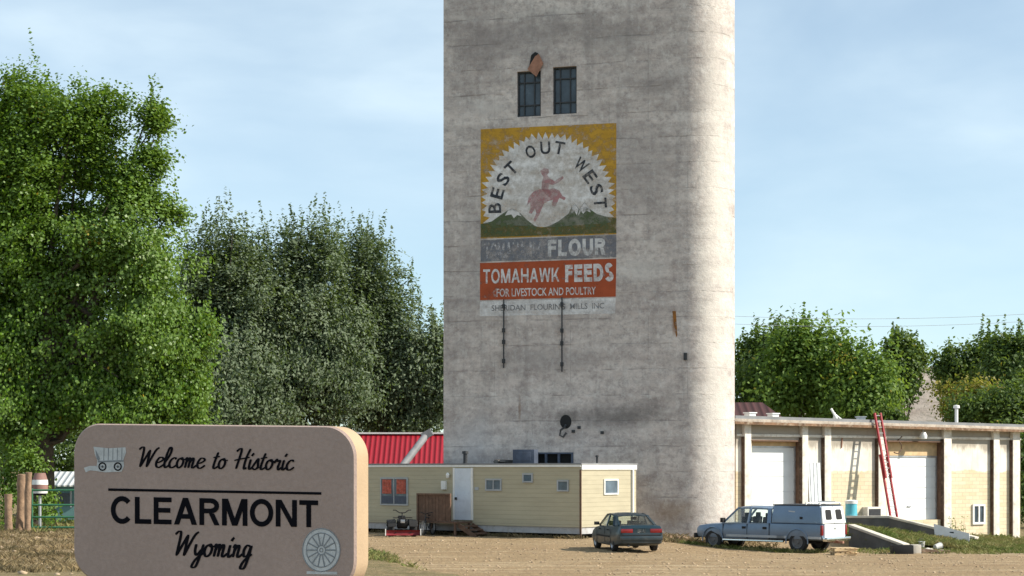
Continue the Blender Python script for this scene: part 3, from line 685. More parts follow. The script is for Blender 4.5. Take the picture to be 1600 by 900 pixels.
# steps with landing and board railing
sd0, sd1 = TR.sp(737), TR.sp(677)
gq = TR.p(sd0, .8, 0); gz = tz(gq.x, gq.y)
steps = thing('entry_steps', 'brown wooden steps and landing below the pale trailer door', 'steps', (gq.x, gq.y, gz))
mb = MB(); zl = zb - .06
mb.fbox(TR, sd0-.1, sd1, .08, 1.25, zl-.07, zl); mb.build('landing', M['wood_brown'], steps)
for k in range(3):
    MB().fbox(TR, sd0-.15-.3*(k+1), sd0-.13-.3*k, .1, 1.15, zl-.07-(zl-gz)*(k+1)/4, zl-(zl-gz)*(k+1)/4).build('tread', M['wood_brown'], steps)
mb = MB()
for o_ in (.12, 1.12):
    mb.bar(TR.p(sd0-.12, o_, zl-.15), TR.p(sd0-1.15, o_, gz-.05), .05, .2)
mb.build('stringer', M['wood_brown'], steps)
for s_, o_ in ((sd0, .15), (sd0, 1.18), (sd1-.08, .15), (sd1-.08, 1.18)):
    MB().fbox(TR, s_, s_+.08, o_-.05, o_+.05, gz-.1, zl-.07).build('leg', M['wood_brown'], steps)
zr = TR.sz(690, 771, 1.2)[1]
rail = MB(); rail.fbox(TR, sd0+.3, sd1, 1.14, 1.24, zr-.09, zr)
rail.fbox(TR, sd0+.3, sd0+.39, 1.141, 1.235, zl, zr-.09); rail.fbox(TR, sd1-.09, sd1, 1.141, 1.235, zl, zr-.09); rail.build('railing', M['wood_brown'], steps)
mb = MB(); n_ = 9
for k in range(n_):
    a = sd0+.4+(sd1-.1-sd0-.4)*k/n_; mb.fbox(TR, a+.008, a+(sd1-.5-sd0)/n_-.008, 1.16, 1.19, zl+.02, zr-.09)
mb.build('railing_boards', M['wood_brown'], steps)

# ------------------------------------------------------------------ red roofed building behind the trailer
D_ = 100.0
def X(px, d): return (px - 800) / FOC * d
rx0, rx1 = X(540, D_), X(720, D_)
zr0, ze = zof(680, D_+3), zof(738, D_)
red = thing('red_roofed_shed', 'low shed with bright red ribbed metal roof behind the trailer', 'shed', ((rx0+rx1)/2, D_, 0))
mb = MB(); mb.hexa([(rx0-6, D_, ze), (rx1, D_, ze), (rx1, D_+3, zr0), (rx0-6, D_+3, zr0), (rx0-6, D_, ze+.08), (rx1, D_, ze+.08), (rx1, D_+3, zr0+.08), (rx0-6, D_+3, zr0+.08)])
mb.hexa([(rx0-6, D_+6, ze), (rx0-6, D_+3.002, zr0), (rx1, D_+3.002, zr0), (rx1, D_+6, ze), (rx0-6, D_+6, ze+.08), (rx0-6, D_+3.002, zr0+.08), (rx1, D_+3.002, zr0+.08), (rx1, D_+6, ze+.08)])
rf = mb.build('roof', M['red_roof'], red)
mb = MB(); mb.box(((rx0-6+rx1)/2, D_+3, zr0+.12), (rx1-rx0+6.1, .4, .1)); mb.build('ridge_cap', M['white'], rf)
MB().box(((rx0-6+rx1)/2, D_+3, ze/2-.2), (rx1-rx0+5.6, 5.4, ze+.2)).build('wall', M['wh_trim'], red)
M['spout'] = pm('dull_grey_spout_metal', (.22, .225, .24), .65, .25, 2)
q0, q1 = at(630, 727, 97.5), at(666, 680, 99.2)
mb = MB(); mb.tube([q0 - (q1-q0)*.6, q0, q1], .21, 12); mb.box(q1 + Vector((.05, 0, .05)), (.62, .5, .42), 0, 0, -.5)
tag(mb.build('grain_spout', M['spout'], at0=tuple(q0), smooth=True), 'slanting grey metal spout in front of the red roof', 'spout')

# ------------------------------------------------------------------ warehouse
A33 = R(33)
M['bucket'] = pm('scuffed_white_plastic', (.55, .55, .53), .5, .2, 8, dirt=(.3, .26, .2, .6))
M['edge'] = pm('dark_brown_side_shade', (.075, .045, .03), .85, .5, 2, .2, 20, dirt=(.3, .22, .15, .5))  # dark brown for the shade painted on pilaster sides
M['drip'] = pm('stained_drip_board', (.19, .11, .065), .9, .5, 1.6, .3, 12, dirt=(.5, .42, .32, .7))
WO = (10.9, 83.0)
WH = Frame(*WO, math.cos(A33), math.sin(A33), math.sin(A33), -math.cos(A33))
WL = WH.sp(1594)
zt = lambda s: 5.57 - .15*s/WL       # roof line falls slightly to the right
wh = thing('warehouse', 'low cream warehouse with two white overhead doors beside the tower', 'warehouse', (*WO, tz(*WO)))
def skin(fr, s0, s1, z0, z1, ops):
    mb = MB()
    ss = sorted({s0, s1, *[v for o in ops for v in o[:2]]}); zs = sorted({z0, z1, *[v for o in ops for v in o[2:4]]})
    for i in range(len(ss)-1):
        for j in range(len(zs)-1):
            sm, zm = (ss[i]+ss[i+1])/2, (zs[j]+zs[j+1])/2
            if any(o[0] < sm < o[1] and o[2] < zm < o[3] for o in ops): continue
            mb.add([fr.p(ss[i], 0, zs[j]), fr.p(ss[i+1], 0, zs[j]), fr.p(ss[i+1], 0, zs[j+1]), fr.p(ss[i], 0, zs[j+1])], [(0, 1, 2, 3)])
    for o in ops:
        q = [(o[0], o[2]), (o[1], o[2]), (o[1], o[3]), (o[0], o[3])]
        for k in range(4):
            a, b = q[k], q[(k+1) % 4]
            mb.add([fr.p(a[0], 0, a[1]), fr.p(b[0], 0, b[1]), fr.p(b[0], -o[4], b[1]), fr.p(a[0], -o[4], a[1])], [(0, 1, 2, 3)])
    return mb
def wop(x0, y0, x1, z0, depth):
    s0, z1 = WH.sz(x0, y0); s1 = WH.sp(x1); return (s0, s1, z0, z1, depth)
D1 = wop(1174.5, 687, 1252, -.3, .5); D2 = wop(1386, 688, 1473, .42, .5)
wb_ = skin(WH, 0, WL, -2, 5.35, [D1, D2])
BK = 13.0
for a, b in (((WL, 0), (WL, -BK)), ((WL, -BK), (0, -BK)), ((0, -BK), (0, 0))):
    wb_.add([WH.p(*a, -2), WH.p(*b, -2), WH.p(*b, 5.35), WH.p(*a, 5.35)], [(0, 1, 2, 3)])
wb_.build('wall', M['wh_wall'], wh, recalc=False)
mb = MB(); o0, o1 = .62, -BK-.3; e = .35
mb.hexa([WH.p(-.6, o0, zt(0)-.26), WH.p(WL+e, o0, zt(WL)-.26), WH.p(WL+e, o1, zt(WL)-.26), WH.p(-.6, o1, zt(0)-.26),
         WH.p(-.6, o0, zt(0)-.03), WH.p(WL+e, o0, zt(WL)-.03), WH.p(WL+e, o1, zt(WL)-.03), WH.p(-.6, o1, zt(0)-.03)])
mb.build('roof_slab', M['roof_edge'], wh, bevel=.015)
mb = MB(); o0 = .54
mb.hexa([WH.p(-.5, o0, zt(0)-.028), WH.p(WL+e-.08, o0, zt(WL)-.028), WH.p(WL+e-.08, o1+.1, zt(WL)-.028), WH.p(-.5, o1+.1, zt(0)-.028),
         WH.p(-.5, o0, zt(0)+.12), WH.p(WL+e-.08, o0, zt(WL)+.12), WH.p(WL+e-.08, o1+.1, zt(WL)+.12), WH.p(-.5, o1+.1, zt(0)+.12)])
mb.build('roof_covering', M['roof_felt'], wh)
mb = MB(); e = .35
mb.hexa([WH.p(-.6, .622, zt(0)-.30), WH.p(WL+e, .622, zt(WL)-.30), WH.p(WL+e, .65, zt(WL)-.30), WH.p(-.6, .65, zt(0)-.30), WH.p(-.6, .622, zt(0)-.17), WH.p(WL+e, .622, zt(WL)-.17), WH.p(WL+e, .65, zt(WL)-.17), WH.p(-.6, .65, zt(0)-.17)])
mb.build('drip_board', M['drip'], wh)
# top beam and pilasters standing proud of the wall
zb1 = WH.sz(1300, 684)[1]
prev = 0.0
PIL = [(1164, 1174), (1254, 1263), (1289, 1299), (1373, 1385), (1475.5, 1487), (1553, 1562), (1583, 1593.5)]
cuts = [(WH.sp(a, .24), WH.sp(b, .24)) for a, b in PIL]
for a, b in cuts:
    pi_ = MB().fbox(WH, a, min(b, WL-.01), .003, .24, -1.6, 5.28).build('pilaster', M['wh_trim'], wh, bevel=.02)
    MB().fbox(WH, a-.03, a-.003, .003, .22, -1.6, zb1).build('side_shade_strip', M['edge'], pi_)  # dark strip added as painted shade on the pilaster's left side
edges = [0.0] + [v for c_ in cuts for v in c_] + [WL]
for i in range(0, len(edges)-1, 2):
    a, b = edges[i]+.004, edges[i+1]-.004
    if b - a > .15:
        mb = MB(); mb.fbox(WH, a, b, .003, .07, zb1, zb1+.13); mb.build('ledge', M['wh_trim'], wh, bevel=.015)
# doors: white sectional leaf, wooden lining
for D, ytop, sill in ((D1, 697, -.3), (D2, 712, .42)):
    s0, s1, z0, z1, dp = D
    zt_ = WH.sz(1210 if D is D1 else 1425, ytop, -dp+.1)[1]
    dl = MB(); n_ = 6; H = zt_ - z0
    for k in range(n_): dl.fbox(WH, s0+.06, s1-.12, -dp+.02, -dp+.07, z0 + H*k/n_ + .012, z0 + H*(k+1)/n_ - .012)
    dl.fbox(WH, s0+.05, s1-.11, -dp+.015, -dp+.03, z0, zt_)
    leaf = dl.build('overhead_door', M['white_metal'], wh)
    hd_ = MB(); hd_.fbox(WH, (s0+s1)/2-.16, (s0+s1)/2+.1, -dp+.072, -dp+.12, z0+H/n_*1.2, z0+H/n_*1.2+.07); hd_.build('handle', M['galv'], leaf)
    mb = MB(); mb.fbox(WH, s1-.115, s1-.03, -dp+.02, -dp+.13, z0, zt_); mb.fbox(WH, s0+.05, s1-.12, -dp+.072, -dp+.11, zt_-.09, zt_)
    mb.build('track', M['galv'], leaf)
    mb = MB(); mb.fbox(WH, s0+.01, s1-.03, -dp+.02, -dp+.12, zt_+.003, z1-.02); mb.build('header_plank', M['wood_tan'], wh)
    mb = MB(); mb.fbox(WH, s1-.028, s1-.004, -dp+.01, .0, z0, z1-.08); mb.fbox(WH, s1-.004, s1+.06, .004, .07, z0, z1-.08); mb.fbox(WH, s0-.05, s1+.02, -dp+.125, .09, z1-.075, z1-.004); mb.build('door_lining', M['wood_brown'], wh)
# window, air conditioner, lamp, loose cable
f = MB(); (s0, z1), (s1, z0) = WH.sz(1518.5, 788), WH.sz(1537.5, 819)
for a, b, c_, e_ in ((s0, s0+.1, z0, z1), (s1-.1, s1, z0, z1), (s0+.1, s1-.1, z0, z0+.12), (s0+.1, s1-.1, z1-.1, z1), ((s0+s1)/2-.05, (s0+s1)/2+.05, z0+.12, z1-.1)): f.fbox(WH, a, b, .004, .1, c_, e_)
f = f.build('window', M['white'], wh); MB().fbox(WH, s0+.1, s1-.1, .003, .03, z0+.12, z1-.1).build('pane', M['pane_dark'], f)
(s0, z1), (s1, z0) = WH.sz(1347, 792), WH.sz(1369, 810)
ac = MB().fbox(WH, s0, s1, .004, .4, z0, z1).build('air_conditioner', M['wh_trim'], wh, bevel=.02)
mb = MB(); mb.fbox(WH, s0+.08, s1-.08, .401, .41, z0+.08, z1-.1)
mb.build('grille', M['steel_dark'], ac)
q = WH.px(1443, 676, .4); mb = MB(); mb.bar(WH.px(1441, 668, .05), q, .06); mb.lathe(q + Vector((0, 0, -.22)), [(0, -.12), (.17, -.1), (.2, .06), (.12, .24), (0, .28)], n=12)
mb.build('flood_lamp', M['white'], wh, smooth=True)
MB().tube([WH.px(x, y, .06) for x, y in ((1409, 682), (1403, 688), (1408, 694), (1409, 702), (1403, 709), (1397, 707))], .035).build('cable', M['wood_brown'], wh)
mb = MB(); mb.tube([WH.px(1316, 682, .03), WH.px(1315, 700, .03)], .03); mb.build('bracket_or_shadow_gap', M['rust_plate'], wh)
# things on and against the warehouse
def roof_item(nm, mat, px, py, o, lab, cat, fn):
    s = WH.sp(px, o); z = zt(s) + .12; p = WH.p(s, o, z); mb = MB(); fn(mb, p)
    return tag(mb.build(nm, mat, at0=tuple(p), smooth=True), lab, cat)
roof_item('vent_pipe', M['white'], 1494.5, 0, -1.2, 'tall white vent pipe with a cap on the warehouse roof', 'pipe', lambda m_, p: (m_.tube([p, p+Vector((0, 0, .92))], .09, 10), m_.lathe(p+Vector((0, 0, .86)), [(0, .18), (.17, .14), (.18, 0), (.1, -.02)], n=12)))
roof_item('roof_vent', M['galv'], 1345, 0, -3, 'squat grey vent box on the warehouse roof left of the red ladder', 'vent', lambda m_, p: (m_.box(p+Vector((0, 0, .14)), (.42, .4, .28)), m_.box(p+Vector((0, 0, .3)), (.54, .5, .05))))
for lab, px_ in (('small white vent box on the roof nearest the tower', 1172), ('small white vent box on the roof beside the maroon gable end', 1208)):
    roof_item('roof_vent', M['white'], px_, 0, -2.2, lab, 'vent', lambda m_, p: (m_.box(p+Vector((0, 0, .13)), (.42, .4, .26), A33), m_.box(p+Vector((0, 0, .28)), (.52, .5, .05), A33)))
roof_item('bent_pipe', M['white'], 1309, 0, -1.5, 'white bent pipe leaning like a tripod on the warehouse roof', 'pipe', lambda m_, p: (m_.tube([p+Vector((-.35, 0, .62)), p+Vector((.0, 0, 0))], .06), m_.tube([p+Vector((-.1, .1, .3)), p+Vector((.22, -.1, .0))], .05), m_.tube([p+Vector((-.12, .2, .4)), p+Vector((-.12, .5, .0))], .05)))
a, b = WH.px(1264, 723, .3), WH.px(1286, 795, .55)
s0, s1 = WH.sp(1265, .25), WH.sp(1284, .25); z1 = WH.sz(1275, 723, .3)[1]; zg = tz(*WH.p(s0, .5, 0)[:2]); mb = MB()
for k in range(7):
    u0, u1 = s0+(s1-s0)*k/7, s0+(s1-s0)*(k+1)/7; w_ = .022 if k % 2 else .0
    mb.hexa([WH.p(u0, .33+w_, zg), WH.p(u1, .33+w_, zg), WH.p(u1, .36+w_, zg), WH.p(u0, .36+w_, zg), WH.p(u0, .10+w_, z1), WH.p(u1, .10+w_, z1), WH.p(u1, .13+w_, z1), WH.p(u0, .13+w_, z1)])
tag(mb.build('ribbed_sheet', M['pale_metal'], at0=tuple(WH.p((s0+s1)/2, .6, zg))), 'white ribbed metal sheet leaning on the warehouse wall between the doors', 'metal sheet')
# extension ladder
sF, sT = WH.sp(1398, 1.75), WH.sp(1369, .56)
pF = WH.p(sF, 1.75, .42); zT = WH.sz(1369, 646, .56)[1]; pT = WH.p(sT, .56, zT)
lad = thing('extension_ladder', 'red extension ladder leaning against the warehouse roof edge', 'ladder', tuple(pF))
dirL = (pT - pF); Ln = dirL.length; dirL.normalize(); side = Vector((WH.D[0], WH.D[1], 0)); side = (side - dirL*side.dot(dirL)).normalized(); nrm = side.cross(dirL)
if nrm.y > 0: nrm = -nrm
def ladder_section(t0, t1, wd, off, rn):
    m_ = MB()
    for sg in (-1, 1): m_ = MB(); m_.bar(pF + dirL*t0 + side*sg*wd/2 + nrm*off, pF + dirL*t1 + side*sg*wd/2 + nrm*off, .085, .10, up=nrm); m_.build('rail', M['red'], lad)
    k = t0 + .2
    while k < t1 - .05: m_ = MB(); m_.tube([pF + dirL*k - side*wd/2 + nrm*off, pF + dirL*k + side*wd/2 + nrm*off], .022, 6); m_.build('rung', M['galv'], lad); k += .305
ladder_section(0, Ln*.62, .46, 0, 0); ladder_section(Ln*.40, Ln, .40, .1, 1)
# loading dock, low walls, metal sheet
dock = thing('loading_dock', 'concrete loading dock with low dark side walls in front of the warehouse', 'loading dock', (at(1360, 840, 82).x, 82, tz(at(1360, 840, 82).x, 82)))
mb = MB(); mb.fbox(WH, WH.sp(1300), WH.sp(1440, 1.9), .36, 1.9, -1.2, .36); mb.build('slab', M['concrete_dark'], dock)
def low_wall(pts, th, nm, zb):
    mb = MB(); cp = MB()
    for (x0, y0, d0), (x1, y1, d1) in zip(pts[:-1], pts[1:]):
        a, b = at(x0, y0, d0), at(x1, y1, d1); n_ = Vector((-(b-a).y, (b-a).x, 0)).normalized()*th
        if n_.y < 0: n_ = -n_
        for m_, t0, t1, gr in ((mb, None, -.11, 0), (cp, -.108, 0, .04)):
            g_ = n_.normalized()*gr
            bot = [Vector((p.x, p.y, zb)) if t0 is None else p + Vector((0, 0, t0)) for p in (a-g_, b-g_, b+n_+g_, a+n_+g_)]
            m_.hexa(bot + [p + Vector((0, 0, t1)) for p in (a-g_, b-g_, b+n_+g_, a+n_+g_)])
    mb.build(nm, M['concrete_dark'], dock, bevel=.01); cp.build('wall_cap', M['concrete_cap'], dock, bevel=.01)
low_wall([(1326, 819, 75), (1412, 850, 72)], .3, 'side_wall', -1.0)
low_wall([(1322, 806, 85), (1390, 806, 84)], .25, 'side_wall', -1.0)
low_wall([(1390, 806.5, 84), (1524, 839, 80.2)], .25, 'side_wall', -1.4)
# grassy earth between the two walls
gu, gv = np.meshgrid(np.linspace(0, 1, 40), np.linspace(0, 1, 24)); 
P00, P10, P01, P11 = at(1326, 840, 74.9), at(1612, 868, 71.5), at(1322, 829, 84.6), at(1640, 846, 88)
E = [np.array(p) for p in (P00, P10, P01, P11)]
fx = gu[..., None]; fy = gv[..., None]
V = (1-fx)*(1-fy)*E[0] + fx*(1-fy)*E[1] + (1-fx)*fy*E[2] + fx*fy*E[3]
ramp_top = np.clip(1 - gu*2.2, 0, 1)*.28*np.sin(np.pi*np.clip(gv, .02, 1))
V[..., 2] = np.maximum(V[..., 2] + ramp_top, terrain(V[..., 0], V[..., 1]) - .06) + .05*hnoise(V[..., 0], V[..., 1], 2.1, 4)
I = np.arange(40*24).reshape(24, 40); F = np.stack([I[:-1, :-1], I[:-1, 1:], I[1:, 1:], I[1:, :-1]], -1).reshape(-1, 4)
er = np_mesh('earth_bank', V.reshape(-1, 3), F, M['dirt'], smooth=True); er['kind'] = 'structure'
at_ = er.data.color_attributes.new('turf', 'FLOAT_COLOR', 'POINT'); at_.data.foreach_set('color', np.full(40*24*4, .85, np.float32))
BANK = V
a, b = at(1461, 838, 80.6), at(1516, 848, 78.9); d_ = (b-a).normalized(); up = Vector((0, .35, .94)); hgt = .62
mb = MB(); n_ = d_.cross(up).normalized()*.02
mb.hexa([a, b, b+n_, a+n_, a+up*hgt, b+up*(hgt*.72), b+up*(hgt*.72)+n_, a+up*hgt+n_])
sh = mb.build('sheet_panel', M['pale_metal'], at0=tuple(a)); tag(sh, 'pale grey metal panel lying against the sloping dock wall', 'metal panel')
c_ = a + (b-a)*.5 + up*.3; mb = MB(); mb.box(c_ - n_.normalized()*.012*(1 if n_.y > 0 else -1), (.24, .012, .14), math.atan2(d_.y, d_.x)); 
mb.build('slot', M['black'], None, at0=tuple(a)).parent = sh; sh.children[0].location = (0, 0, 0)
# small things on the lot by the dock
def grounded(px, d): 
    x = X(px, d); return Vector((x, d, tz(x, d)))
p = grounded(1330, 85.3); p.z = .42
mb = MB(); mb.lathe(p, [(0, 0), (.29, 0), (.31, .05), (.3, .4), (.315, .42), (.3, .44), (.29, .95), (0, .95)], n=20)
M['cyan'] = pm('cyan_plastic', (.10, .42, .52), .4, .1, 3)
dm = tag(mb.build('plastic_drum', M['cyan'], at0=tuple(p), smooth=True), 'bright cyan plastic drum with white lid behind the pickup rear', 'drum')
mb = MB(); mb.lathe((0, 0, 0), [(0, .951), (.315, .951), (.325, 1.1), (.2, 1.14), (0, 1.15)], n=20); o = mb.build('lid', M['white'], None, local=True, smooth=True); o.parent = dm
p = grounded(1409, 69.5); mb = MB(); n_ = 14
for (cx_, cy_, sx, sy) in ((0, -.25, .84, .04), (0, .25, .84, .04), (-.4, 0, .04, .46), (.4, 0, .04, .46)): mb.box(p+Vector((cx_, cy_, .17)), (sx, sy, .36), 0)
mb.box(p+Vector((0, 0, .02)), (.76, .46, .04))
tag(mb.build('trough', M['black'], at0=tuple(p), bevel=.01), 'dark open metal trough at the end of the low dock wall', 'trough')
p = grounded(1430.5, 69.6); mb = MB(); mb.box(p+Vector((0, 0, .16)), (.36, .4, .4), .1)
tag(mb.build('concrete_block', M['concrete_cap'], at0=tuple(p), bevel=.03), 'grey concrete block beside the dark trough', 'block')
for k, (px_, d_, rx_, lab) in enumerate(((1440, 73.2, 0, 'upright white bucket in the grass above the concrete block'), (1461, 71.8, 1.35, 'white bucket tipped on its side in the grass'))):
    p = grounded(px_, d_) + Vector((0, 0, .12 if rx_ else .0)); mb = MB(); mb.lathe((0, 0, 0), [(0, .01), (.11, .0), (.14, .3), (.15, .3), (.147, .32), (.13, .31), (.10, .03), (0, .03)], n=16)
    o = mb.build('bucket', M['bucket'], None, local=True, smooth=True); o.location = p + Vector((0, 0, .05)); o.rotation_euler = (0, rx_, .5); tag(o, lab, 'bucket', 'buckets by the dock')
    hb = MB(); hb.tube([(.146*math.cos(a_), .06+.1*math.sin(a_), .305) if rx_ else (.146*math.cos(a_), .02, .305+.13*math.sin(a_)) for a_ in np.linspace(0, math.pi, 10)], .008, 5)
    h_ = hb.build('handle', M['steel_dark'], None, local=True); h_.parent = o
rr = random.Random(11)
for k in range(13):
    px_, d_ = rr.choice([(1440, 70.3), (1450, 70.6), (1456, 70.2), (1447, 71.4), (1468, 70), (1473, 70.8), (1434, 71.2)]), 0
    p = grounded(px_[0] + rr.uniform(-3, 3), px_[1]); r_ = rr.uniform(.06, .16); mb = MB()
    bm = bmesh.new(); bmesh.ops.create_icosphere(bm, subdivisions=2, radius=r_)
    for v in bm.verts: v.co = Vector((v.co.x*1.3, v.co.y, v.co.z*.7))*(1 + rr.uniform(-.14, .14)) + p + Vector((0, 0, r_*.4))
    mb.add([v.co for v in bm.verts], [tuple(v.index for v in f_.verts) for f_ in bm.faces]); bm.free()
    tag(mb.build('rock', M['concrete_cap'], at0=tuple(p)), 'rough pale rock in the loose heap right of the concrete block', 'rock', 'rocks heaped by the dock')
p = grounded(1461, 69.9); mb = MB()
for k in range(3): mb.bar(p+Vector((-.55, .1*k, .06+.05*k)), p+Vector((.6, -.15+.12*k, .1)), .09, .04)
tag(mb.build('scrap_boards', M['wood_old'], at0=tuple(p)), 'weathered broken boards lying in front of the white buckets', 'boards')
p = grounded(1318, 68.3); mb = MB()      # stack of pale timber under the truck's tail
for k in range(2):
    for j in range(3): mb.box(p+Vector((0, -.42+.42*j, .05+.17*k)), (.92, .1, .09), .15)
    for j in range(5): mb.box(p+Vector((-.38+.19*j, 0, .115+.17*k)), (.14, .98, .028), .15)
tag(mb.build('pallet', M['wood_tan'], at0=tuple(p)), 'two small tan wooden pallets stacked below the pickup tail', 'pallet')
# maroon roofed house far behind the warehouse
Dh = 118.0; M['maroon'] = ribbed('maroon_roofing', (.075, .028, .028), .5, 0, 0, .9)
x0, x1 = X(1120, Dh), X(1203, Dh); zr = zof(631, Dh+3); ze = zof(660, Dh)
hs = thing('maroon_roofed_house', 'house with a dull maroon roof showing above the warehouse beside the tower', 'house', ((x0+x1)/2, Dh, 0))
mb = MB(); mb.hexa([(x0-2, Dh, ze), (x1+1.2, Dh, ze), (x1, Dh+3.5, zr), (x0-2, Dh+3.5, zr), (x0-2, Dh, ze+.12), (x1+1.2, Dh, ze+.12), (x1, Dh+3.5, zr+.12), (x0-2, Dh+3.5, zr+.12)])
mb.hexa([(x0-2, Dh+7, ze), (x0-2, Dh+3.502, zr), (x1, Dh+3.502, zr), (x1+1.2, Dh+7, ze), (x0-2, Dh+7, ze+.12), (x0-2, Dh+3.502, zr+.12), (x1, Dh+3.502, zr+.12), (x1+1.2, Dh+7, ze+.12)])
mb.build('roof', M['maroon'], hs); MB().box(((x0-2+x1)/2, Dh+3.5, ze/2), (x1-x0+1.6, 6.2, ze)).build('wall', M['wh_trim'], hs)

# ------------------------------------------------------------------ vehicles (local axes: x forward, y left, z up)
def loft(stations, nexp=None):
    """stations: (x, half width, z bottom, z top, crown, tumble) -> closed body"""
    mb = MB(); vs = []; n = 0
    for x, w_, zb, zt_, cr, tu in stations:
        h = zt_ - zb
        half = [(0, zb), (w_*.78, zb), (w_*.95, zb+h*.07), (w_*.99, zb+h*.28), (w_, zb+h*.55), (w_*(1-tu*.35), zb+h*.8), (w_*(1-tu*.8), zb+h*.95), (w_*(1-tu)-.05, zt_), (w_*.5, zt_+cr*.75), (0, zt_+cr)]
        prof = half + [(-y, z) for y, z in half[-2:0:-1]]; n = len(prof)
        vs += [(x, y, z) for y, z in prof]
    fs = []
    for i in range(len(stations)-1):
        fs += [(i*n+k, i*n+(k+1) % n, (i+1)*n+(k+1) % n, (i+1)*n+k) for k in range(n)]
    fs += [tuple(range(n))[::-1], tuple((len(stations)-1)*n+k for k in range(n))]
    return mb.add(vs, fs)
def wheel(parent, x, y, r, w_, rim_mat, spokes=10):
    sg = 1 if y > 0 else -1
    t_ = MB().lathe((x, y, r), [(r*.62, -w_/2), (r*.9, -w_/2), (r*.985, -w_*.38), (r, -w_*.2), (r, w_*.2), (r*.985, w_*.38), (r*.9, w_/2), (r*.62, w_/2), (r*.6, 0), (r*.62, -w_/2)], 'Y', 28).build('wheel', M['rubber'], parent, local=True, smooth=True)
    m_ = MB().lathe((x, y, r), [(0, sg*w_*.36), (r*.16, sg*w_*.36), (r*.2, sg*w_*.26), (r*.5, sg*w_*.28), (r*.58, sg*w_*.46), (r*.635, sg*w_*.47), (r*.635, -sg*w_*.3), (0, -sg*w_*.3)], 'Y', 24)
    for k in range(spokes):
        a = 2*math.pi*k/spokes; m_.box((x + r*.38*math.cos(a), y + sg*w_*.285, r + r*.38*math.sin(a)), (r*.3, w_*.06, r*.07), 0, 0, -a)
    m_.build('rim', rim_mat, t_, local=True, smooth=True)
def wheel_cut(x, y, r, w_=.5): return MB().lathe((x, y, r*.98), [(0, -w_/2), (r*1.17, -w_/2), (r*1.17, w_/2), (0, w_/2)], 'Y', 28)
def panel(parent, nm, mat, q, th=.012, inset=0):
    a, b, c, d = [Vector(v) for v in q]; n_ = (b-a).cross(d-a).normalized()*th
    return MB().hexa([a, b, c, d, a+n_, b+n_, c+n_, d+n_]).build(nm, mat, parent, local=True)

# ---- dark teal saloon
p = grounded(977, 65.6)
car = thing('saloon_car', 'dark teal four door saloon car parked near the trailer end', 'car', tuple(p), R(101))
body = loft([(-2.37, .66, .36, .66, 0, .02), (-2.33, .80, .31, .92, .0, .05), (-2.25, .845, .28, .985, .02, .10), (-1.95, .87, .24, 1.0, .025, .14), (-1.45, .885, .2, .985, .02, .13), (-.6, .89, .19, .95, .01, .09),
             (.3, .89, .19, .93, .01, .09), (.95, .885, .19, .915, .02, .1), (1.5, .87, .2, .86, .035, .13), (2.0, .83, .23, .79, .035, .16), (2.25, .76, .28, .70, .02, .14), (2.36, .66, .34, .58, 0, .05)]).build('body', M['teal'], car, local=True, smooth=True)
WX = (-1.28, 1.33)
boolean_cut(body, [wheel_cut(x, sg*.80, .315, .36) for x in WX for sg in (-1, 1)])
for x in WX:
    for sg in (-1, 1): wheel(car, x, sg*.765, .315, .2, M['galv'], 7)
# cabin: roof, pillars, glass
rf = [(-.95, .60, 1.335), (-.55, .635, 1.40), (-.05, .645, 1.42), (.28, .62, 1.375)]
mb = MB(); vs = []
for x, y, z in rf: vs += [(x, -y, z-.03), (x, -y*.5, z+.012), (x, 0, z+.022), (x, y*.5, z+.012), (x, y, z-.03)]
vs2 = [(a, b, c-.035) for a, b, c in vs]; n_ = len(vs)
fs = [(i*5+k, i*5+k+1, (i+1)*5+k+1, (i+1)*5+k) for i in range(3) for k in range(4)]
mb.add(vs + vs2, fs + [tuple(n_+i for i in f[::-1]) for f in fs] + [(k, k+1, n_+k+1, n_+k) for k in range(4)] + [(15+k+1, 15+k, n_+15+k, n_+15+k+1) for k in range(4)] + [(i*5, n_+i*5, n_+(i+1)*5, (i+1)*5) for i in range(3)] + [(i*5+4, (i+1)*5+4, n_+(i+1)*5+4, n_+i*5+4) for i in range(3)])
roof = mb.build('roof', M['teal'], car, local=True, smooth=True)
BR, BF = (-1.72, .70, .985), (1.05, .74, .92)          # base corners of rear and front glass
for sg in (-1, 1):
    pl = MB()
    g = lambda t_: (t_[0], sg*t_[1], t_[2])
    pl.bar(g(BF), g((.28, .62, 1.35)), .05, .06); pl.bar(g(BR), g((-.95, .60, 1.31)), .09, .06)
    pl.bar(g((-.28, .785, .94)), g((-.25, .64, 1.375)), .07, .05); pl.bar(g((-1.25, .755, .97)), g((-.85, .62, 1.335)), .11, .05)
    pl.bar(g((.28, .62, 1.35)), g((-.25, .645, 1.385)), .045, .05); pl.bar(g((-.25, .645, 1.385)), g((-.95, .61, 1.31)), .045, .05)
    pl.add([g((-1.72, .71, .985)), g((-1.25, .765, .975)), g((-.87, .625, 1.325)), g((-.97, .60, 1.30))], [(0, 1, 2, 3)])
    pl.build('pillar', M['teal'], car, local=True)
panel(car, 'rear_window', M['glass'], [(-1.70, -.66, .995), (-1.70, .66, .995), (-.96, .57, 1.325), (-.96, -.57, 1.325)], .006)
panel(car, 'windscreen', M['glass'], [(1.03, .70, .935), (1.03, -.70, .935), (.29, -.59, 1.36), (.29, .59, 1.36)], .006)
